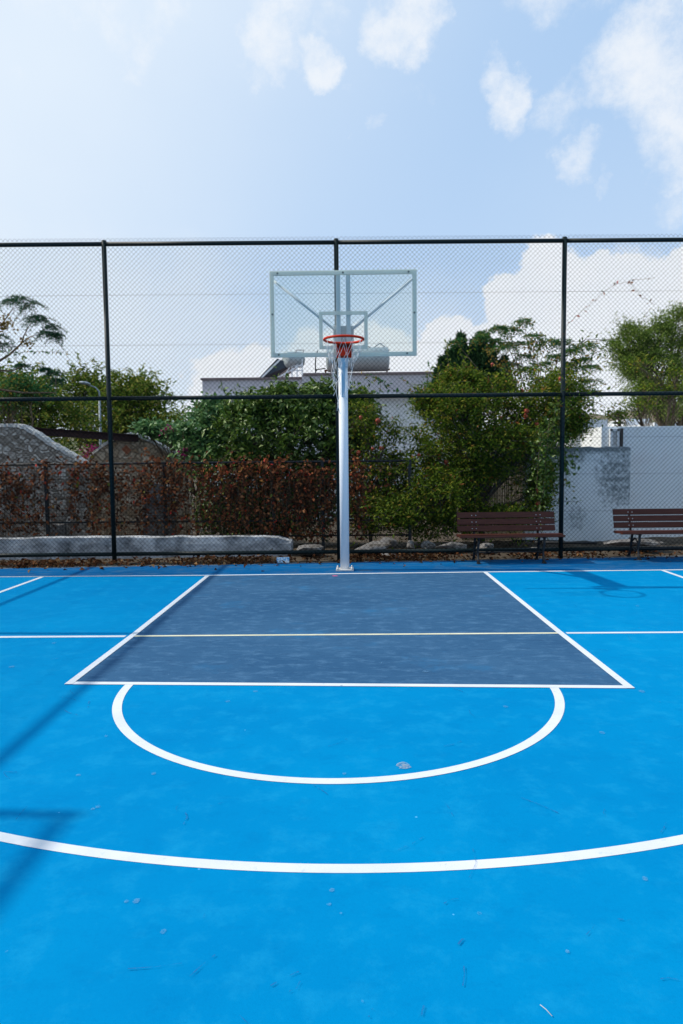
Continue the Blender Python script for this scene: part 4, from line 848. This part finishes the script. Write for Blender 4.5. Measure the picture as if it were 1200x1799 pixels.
tag(mb.build('beam', M['redrust']), 'long dark red rusty beam lying across the tops of the two stone gables', 'beam')
for (x, y, w_, h_, lab) in [(275, 870, 26, 22, 'pale block of stone behind the creeper below the small gable'), (94, 930, 10, 10, 'small pale stone showing through the creeper under the large gable')]:
    c0 = P(x, y, 12.6); s = 12.6 / F; zb = 0; mb = MB((c0[0], c0[1], 0)); mb.prism([(c0[0] - w_ * s, 12.6, -.05), (c0[0] - w_ * s * .9, 12.6, c0[2]), (c0[0] - w_ * s * .2, 12.6, c0[2] + h_ * s), (c0[0] + w_ * s * .9, 12.6, c0[2] + h_ * s * .7), (c0[0] + w_ * s, 12.6, -.05)], (0, .35, 0)); tag(mb.build('rock', M['rock']), lab, 'rock')
# street lamp
sl_ = empty('street_lamp', gnd(176, 22)); tag(sl_, 'thin grey street lamp with an arm to the left among the trees', 'street lamp'); loc = np.array(sl_.location)
MB().tube([(0, 0, -.1), P(175, 700, 22) - loc], [.06, .035], 10).build('pole', M['lampm'], sl_)
MB().tube([P(175, 700, 22) - loc, P(174, 688, 22) - loc, P(168, 681, 22) - loc, P(155, 676, 22) - loc], [.035, .03, .025, .02], 8).build('arm', M['lampm'], sl_)
mb = MB(); c0 = P(149, 673, 22) - loc; mb.ball(c0, 1, 2, (1, 1, 1)); mb.bm.verts.ensure_lookup_table(); 
for v in mb.bm.verts: v.co = Vector(c0) + Vector(((v.co.x - c0[0]) * .2, (v.co.y - c0[1]) * .12, (v.co.z - c0[2]) * .06 + (v.co.x - c0[0]) * -.03))
mb.build('lamp_head', M['lampm'], sl_)
# ---------------------------------------------------------------- house with solar heaters
HY = 20.
hs_ = empty('house', gnd(560, HY)); tag(hs_, 'flat roofed white house with a mauve parapet behind the shrubs', 'house'); loc = np.array(hs_.location)
xl = P(356, 668, HY)[0] - loc[0]; xm = P(531, 665, HY)[0] - loc[0]; xr = P(850, 660, HY)[0] - loc[0]
zt1 = P(440, 667, HY)[2]; zt2 = P(640, 659, HY)[2]; zpb = P(640, 692, HY)[2]
MB().box(((xl + .12 + xr) / 2, 4.1, zpb / 2 - .2), (xr - xl - .12, 7.9, zpb + .36)).build('wall', M['white'], hs_)
mb = MB(); mb.box(((xl + xm) / 2, 4.1, (zt1 + zpb) / 2), (xm - xl, 8.3, zt1 - zpb)); mb.box(((xm + xr) / 2 + .0015, 4.04, (zt2 + zpb) / 2), (xr - xm, 8.34, zt2 - zpb)); mb.build('parapet', M['parapet'], hs_)
mb = MB(); mb.box(((xl + xm) / 2, 4.1, zt1 + .025), (xm - xl + .08, 8.42, .05)); mb.box(((xm + xr) / 2 + .045, 4.04, zt2 + .027), (xr - xm + .02, 8.46, .054)); mb.build('coping', M['coping'], hs_)
mb = MB(); mb.box(((xl + xr) / 2, -.10, zpb - .02), (xr - xl, .12, .05)); mb.build('trim', M['white'], hs_)
def cyl(mb, a, b, r, seg=28):
    a = Vector(a); b = Vector(b); d = (b - a).normalized(); mb.tube([a - d * .07, a - d * .05, a - d * .02, a, b, b + d * .02, b + d * .05, b + d * .07], [r * .45, r * .75, r * .95, r, r, r * .95, r * .75, r * .45], seg); return mb
HT = 20.9
h2 = empty('solar_water_heater', tuple(P(628, 660, HT))); tag(h2, 'long grey water tank on a rusty frame on the roof behind the net', 'water heater'); loc = np.array(h2.location)
def q(x, y, Y=HT): return P(x, y, Y) - loc
mb = MB(); cyl(mb, q(577, 633), q(680, 631), .36); mb.build('tank', M['tank'], h2)
mb = MB()
for yy in (0, .7):
    mb.bar(q(570, 651, HT + yy), q(685, 649, HT + yy), .05, .05); mb.bar(q(570, 658, HT + yy), q(685, 656, HT + yy), .025, .025)
    for x in (572, 582, 680): mb.bar(q(x, 651, HT + yy), q(x, 682, HT + yy), .045, .045)
mb.build('frame', M['rust'], h2)
mb = MB(); mb.tube([q(622, 617), q(640, 606), q(655, 612), q(668, 603), (q(684, 616))], .018, 6); mb.build('pipe', M['lampm'], h2)
h1 = empty('solar_water_heater', tuple(P(500, 665, HT))); tag(h1, 'small water tank with a tilted dark solar panel on the left part of the roof', 'water heater'); loc = np.array(h1.location)
mb = MB(); cyl(mb, q(503, 632), q(528, 632, HT + .3), .24); mb.build('tank', M['tank'], h1)
mb = MB(); pa, pb_, pc, pd = [Vector(v) for v in (q(453, 666), q(478, 668, HT + .1), q(515, 640), q(487, 630))]; mb.prism([pa, pb_, pc, pd], (.0, 1.1, .0)); mb.build('panel', M['panel'], h1)
mb = MB(); mb.bar(q(455, 668), q(492, 632), .05, .05); mb.bar(q(480, 668), q(530, 640), .04, .04); mb.bar(q(495, 668), q(512, 640), .03, .03)
for x, y0 in ((513, 640), (531, 632), (522, 640)): mb.bar(q(x, y0), q(x, 682), .035, .035)
for x, y0 in ((513, 640), (531, 632)): mb.bar(q(x, y0, HT + .8), q(x, 682, HT + .8), .035, .035)
mb.bar(q(510, 651), q(533, 651), .03, .03); mb.bar(q(505, 643), q(533, 643), .03, .03); mb.build('frame', M['bframe'], h1)
mb = MB(); mb.tube([q(515, 625), q(522, 615), q(533, 615), q(533, 626)], .014, 6); mb.build('pipe', M['rust'], h1)
mb = MB(); A = P(557, 680, HT); mb.org = Vector(A); mb.tube([P(556, 680, HT), P(554, 640, HT), P(555, 628, HT), P(558, 616, HT)], .018, 6); mb.tube([P(553, 650, HT), P(572, 647, HT)], .016, 6); mb.ball(P(556, 650, HT), .035, 1); tag(mb.build('standpipe', M['steel']), 'thin bent black pipe standing on the roof between the two water tanks', 'pipe')
# ---------------------------------------------------------------- right hand walls
mb = MB(); x0 = P(925, 800, 13)[0]; x1 = P(1108, 800, 13)[0]; zt = P(1030, 786, 13)[2]
roughbox(mb, x0, x1, 13.0, 13.28, zt, -.1, 7, .012, .1); o = mb.build('boundary_wall', M['wallold']); tag(o, 'stained lower white wall with black mould under its top edge, behind the benches', 'wall')
wb = empty('white_building', (P(1057, 748, 14)[0], 14, 0)); tag(wb, 'plain flat roofed white building at the right edge with one small framed opening', 'building')
zt = P(1130, 749, 14)[2]; MB().box((3.5, 3.0, zt / 2 - .1), (7.0, 6.0, zt + .2), None, .01).build('wall', M['wallr'], wb)
loc = np.array(wb.location); a = P(1071, 754, 14) - loc; b = P(1088, 784, 14) - loc
win = frame_o = MB(); win.box(((a[0] + b[0]) / 2 - .01, -.03, a[2] - .02), (b[0] - a[0], .06, .05)); win.box((a[0] + .02, -.03, (a[2] + b[2]) / 2), (.05, .06, a[2] - b[2])); win.box((b[0] - .045, -.03, (a[2] + b[2]) / 2), (.05, .06, a[2] - b[2])); wo_ = win.build('window', M['white'], wb)
MB().box(((a[0] + b[0]) / 2 - .01, -.012, (a[2] + b[2]) / 2), (b[0] - a[0] - .1, .02, a[2] - b[2] - .05)).build('pane', M['plate'], wo_)
MB().box((b[0] + .02, -.04, (a[2] + b[2]) / 2), (.05, .08, a[2] - b[2] + .02)).build('shutter', M['glassd'], wb)
# reed screen
rd = empty('reed_screen', gnd(875, 13.6)); tag(rd, 'tan reed screen coloured as if sunlit, glimpsed through the trunks behind the nearer bench', 'screen'); rs = np.random.RandomState(3); mb = MB()
xa = P(812, 850, 13.6)[0] - rd.location.x; xb = P(935, 850, 13.6)[0] - rd.location.x; zt = P(870, 798, 13.6)[2]
for i in range(int((xb - xa) / .022)): x = xa + i * .022; mb.tube([(x, rs.uniform(-.01, .01), 0), (x + rs.uniform(-.01, .01), 0, zt + rs.uniform(-.08, .05))], .0105, 5, False)
mb.build('canes', M['reed'], rd); mb = MB()
for z in (.35, .9, 1.4): mb.tube([(xa, -.02, z), (xb, -.02, z)], .006, 4)
mb.build('binding_wire', M['rust'], rd)
# distant houses, hill, little pine
for (x0, y0, x1, Y, lab) in [(1025, 737, 1068, 70, 'small white cubic house in the distance left of the tiny pine'), (1100, 736, 1142, 75, 'small white cubic house in the distance right of the tiny pine'), (1150, 742, 1195, 68, 'white cubic house in the distance under the right hand tree'), (985, 745, 1020, 60, 'white cubic house in the distance behind the pomegranate leaves')]:
    a = P(x0, y0, Y); b = P(x1, y0, Y); h = empty('distant_house', (a[0], Y, 0)); tag(h, lab, 'house', 'white houses under the hill')
    MB().box(((b[0] - a[0]) / 2, 4, a[2] / 2), (b[0] - a[0], 8, a[2])).build('wall', M['white'], h)
    for k_ in range(2): MB().box(((b[0] - a[0]) * (.3 + .4 * k_), -.02, a[2] - 1.6), (.8, .06, 1.1)).build('window', M['glassd'], h)
hx, hy = 60, 24; V = []; Fq = []; rs = np.random.RandomState(9)
for i in range(hx + 1):
    for j in range(hy + 1):
        x = -500 + 1500 * i / hx; y = 320 + 500 * j / hy; e = math.exp(-((x - 330) / 260.) ** 2) * 52 + math.exp(-((x + 250) / 200.) ** 2) * 34
        V.append((x, y, -1 + e * (1 - math.exp(-j / 7.)) * (1 + .12 * math.sin(x * .03 + j * .5) + .08 * math.sin(x * .09 + 1.7 * j)) + rs.uniform(-.8, .8)))
for i in range(hx):
    for j in range(hy): a = i * (hy + 1) + j; Fq.append((a, a + hy + 1, a + hy + 2, a + 1))
tag(link('hill', rawmesh('hill', np.array(V), np.array(Fq)), M['hill'], None, True), kind='structure')
pn = empty('norfolk_pine', gnd(1085, 40)); tag(pn, 'tiny tiered pine tree in the distance above the white wall', 'tree'); loc = np.array(pn.location); topz = P(1085, 722, 40)[2]
MB().tube([(0, 0, -.1), (0, 0, topz)], [.1, .02], 6).build('trunk', M['bark'], pn)
rs = np.random.RandomState(5); pts = []; dv = []
for k_ in range(9):
    z = topz - .12 - k_ * .32; r_ = .10 + k_ * .12
    for a in np.linspace(0, 6.28, 8):
        for t in np.linspace(.1, 1, 14): pts.append((math.cos(a) * r_ * t + rs.normal() * .02, math.sin(a) * r_ * t + rs.normal() * .02, z + .12 * t * r_)); dv.append((math.cos(a), math.sin(a), .6))
leaves('crown', np.array(pts), .16, M['conifer'], pn, 2, aspect=.25, up=0., dirv=np.array(dv))
# ---------------------------------------------------------------- litter things
c0 = G(497, 989); mb = MB((c0[0], c0[1] + .02, .0)); mb.box((c0[0], c0[1] + .02, .045), (.20, .07, .085), Matrix.Rotation(.12, 3, 'Z'), .006); tag(mb.build('carton', M['carton']), 'small crumpled blue and white carton lying in the leaves left of the pole', 'litter')
a = G(949, 1768); b = G(970, 1788); mb = MB((a[0], a[1], 0)); mb.tube([(a[0], a[1], .005), ((a[0] + b[0]) / 2, (a[1] + b[1]) / 2 + .001, .007), (b[0], b[1], .005)], .0011, 5); tag(mb.build('twig', M['stick']), 'short straight white twig lying on the blue court at the bottom right', 'twig')
# ---------------------------------------------------------------- render defaults
sc.render.engine = 'CYCLES'
sc.cycles.max_bounces = 8; sc.cycles.transparent_max_bounces = 16
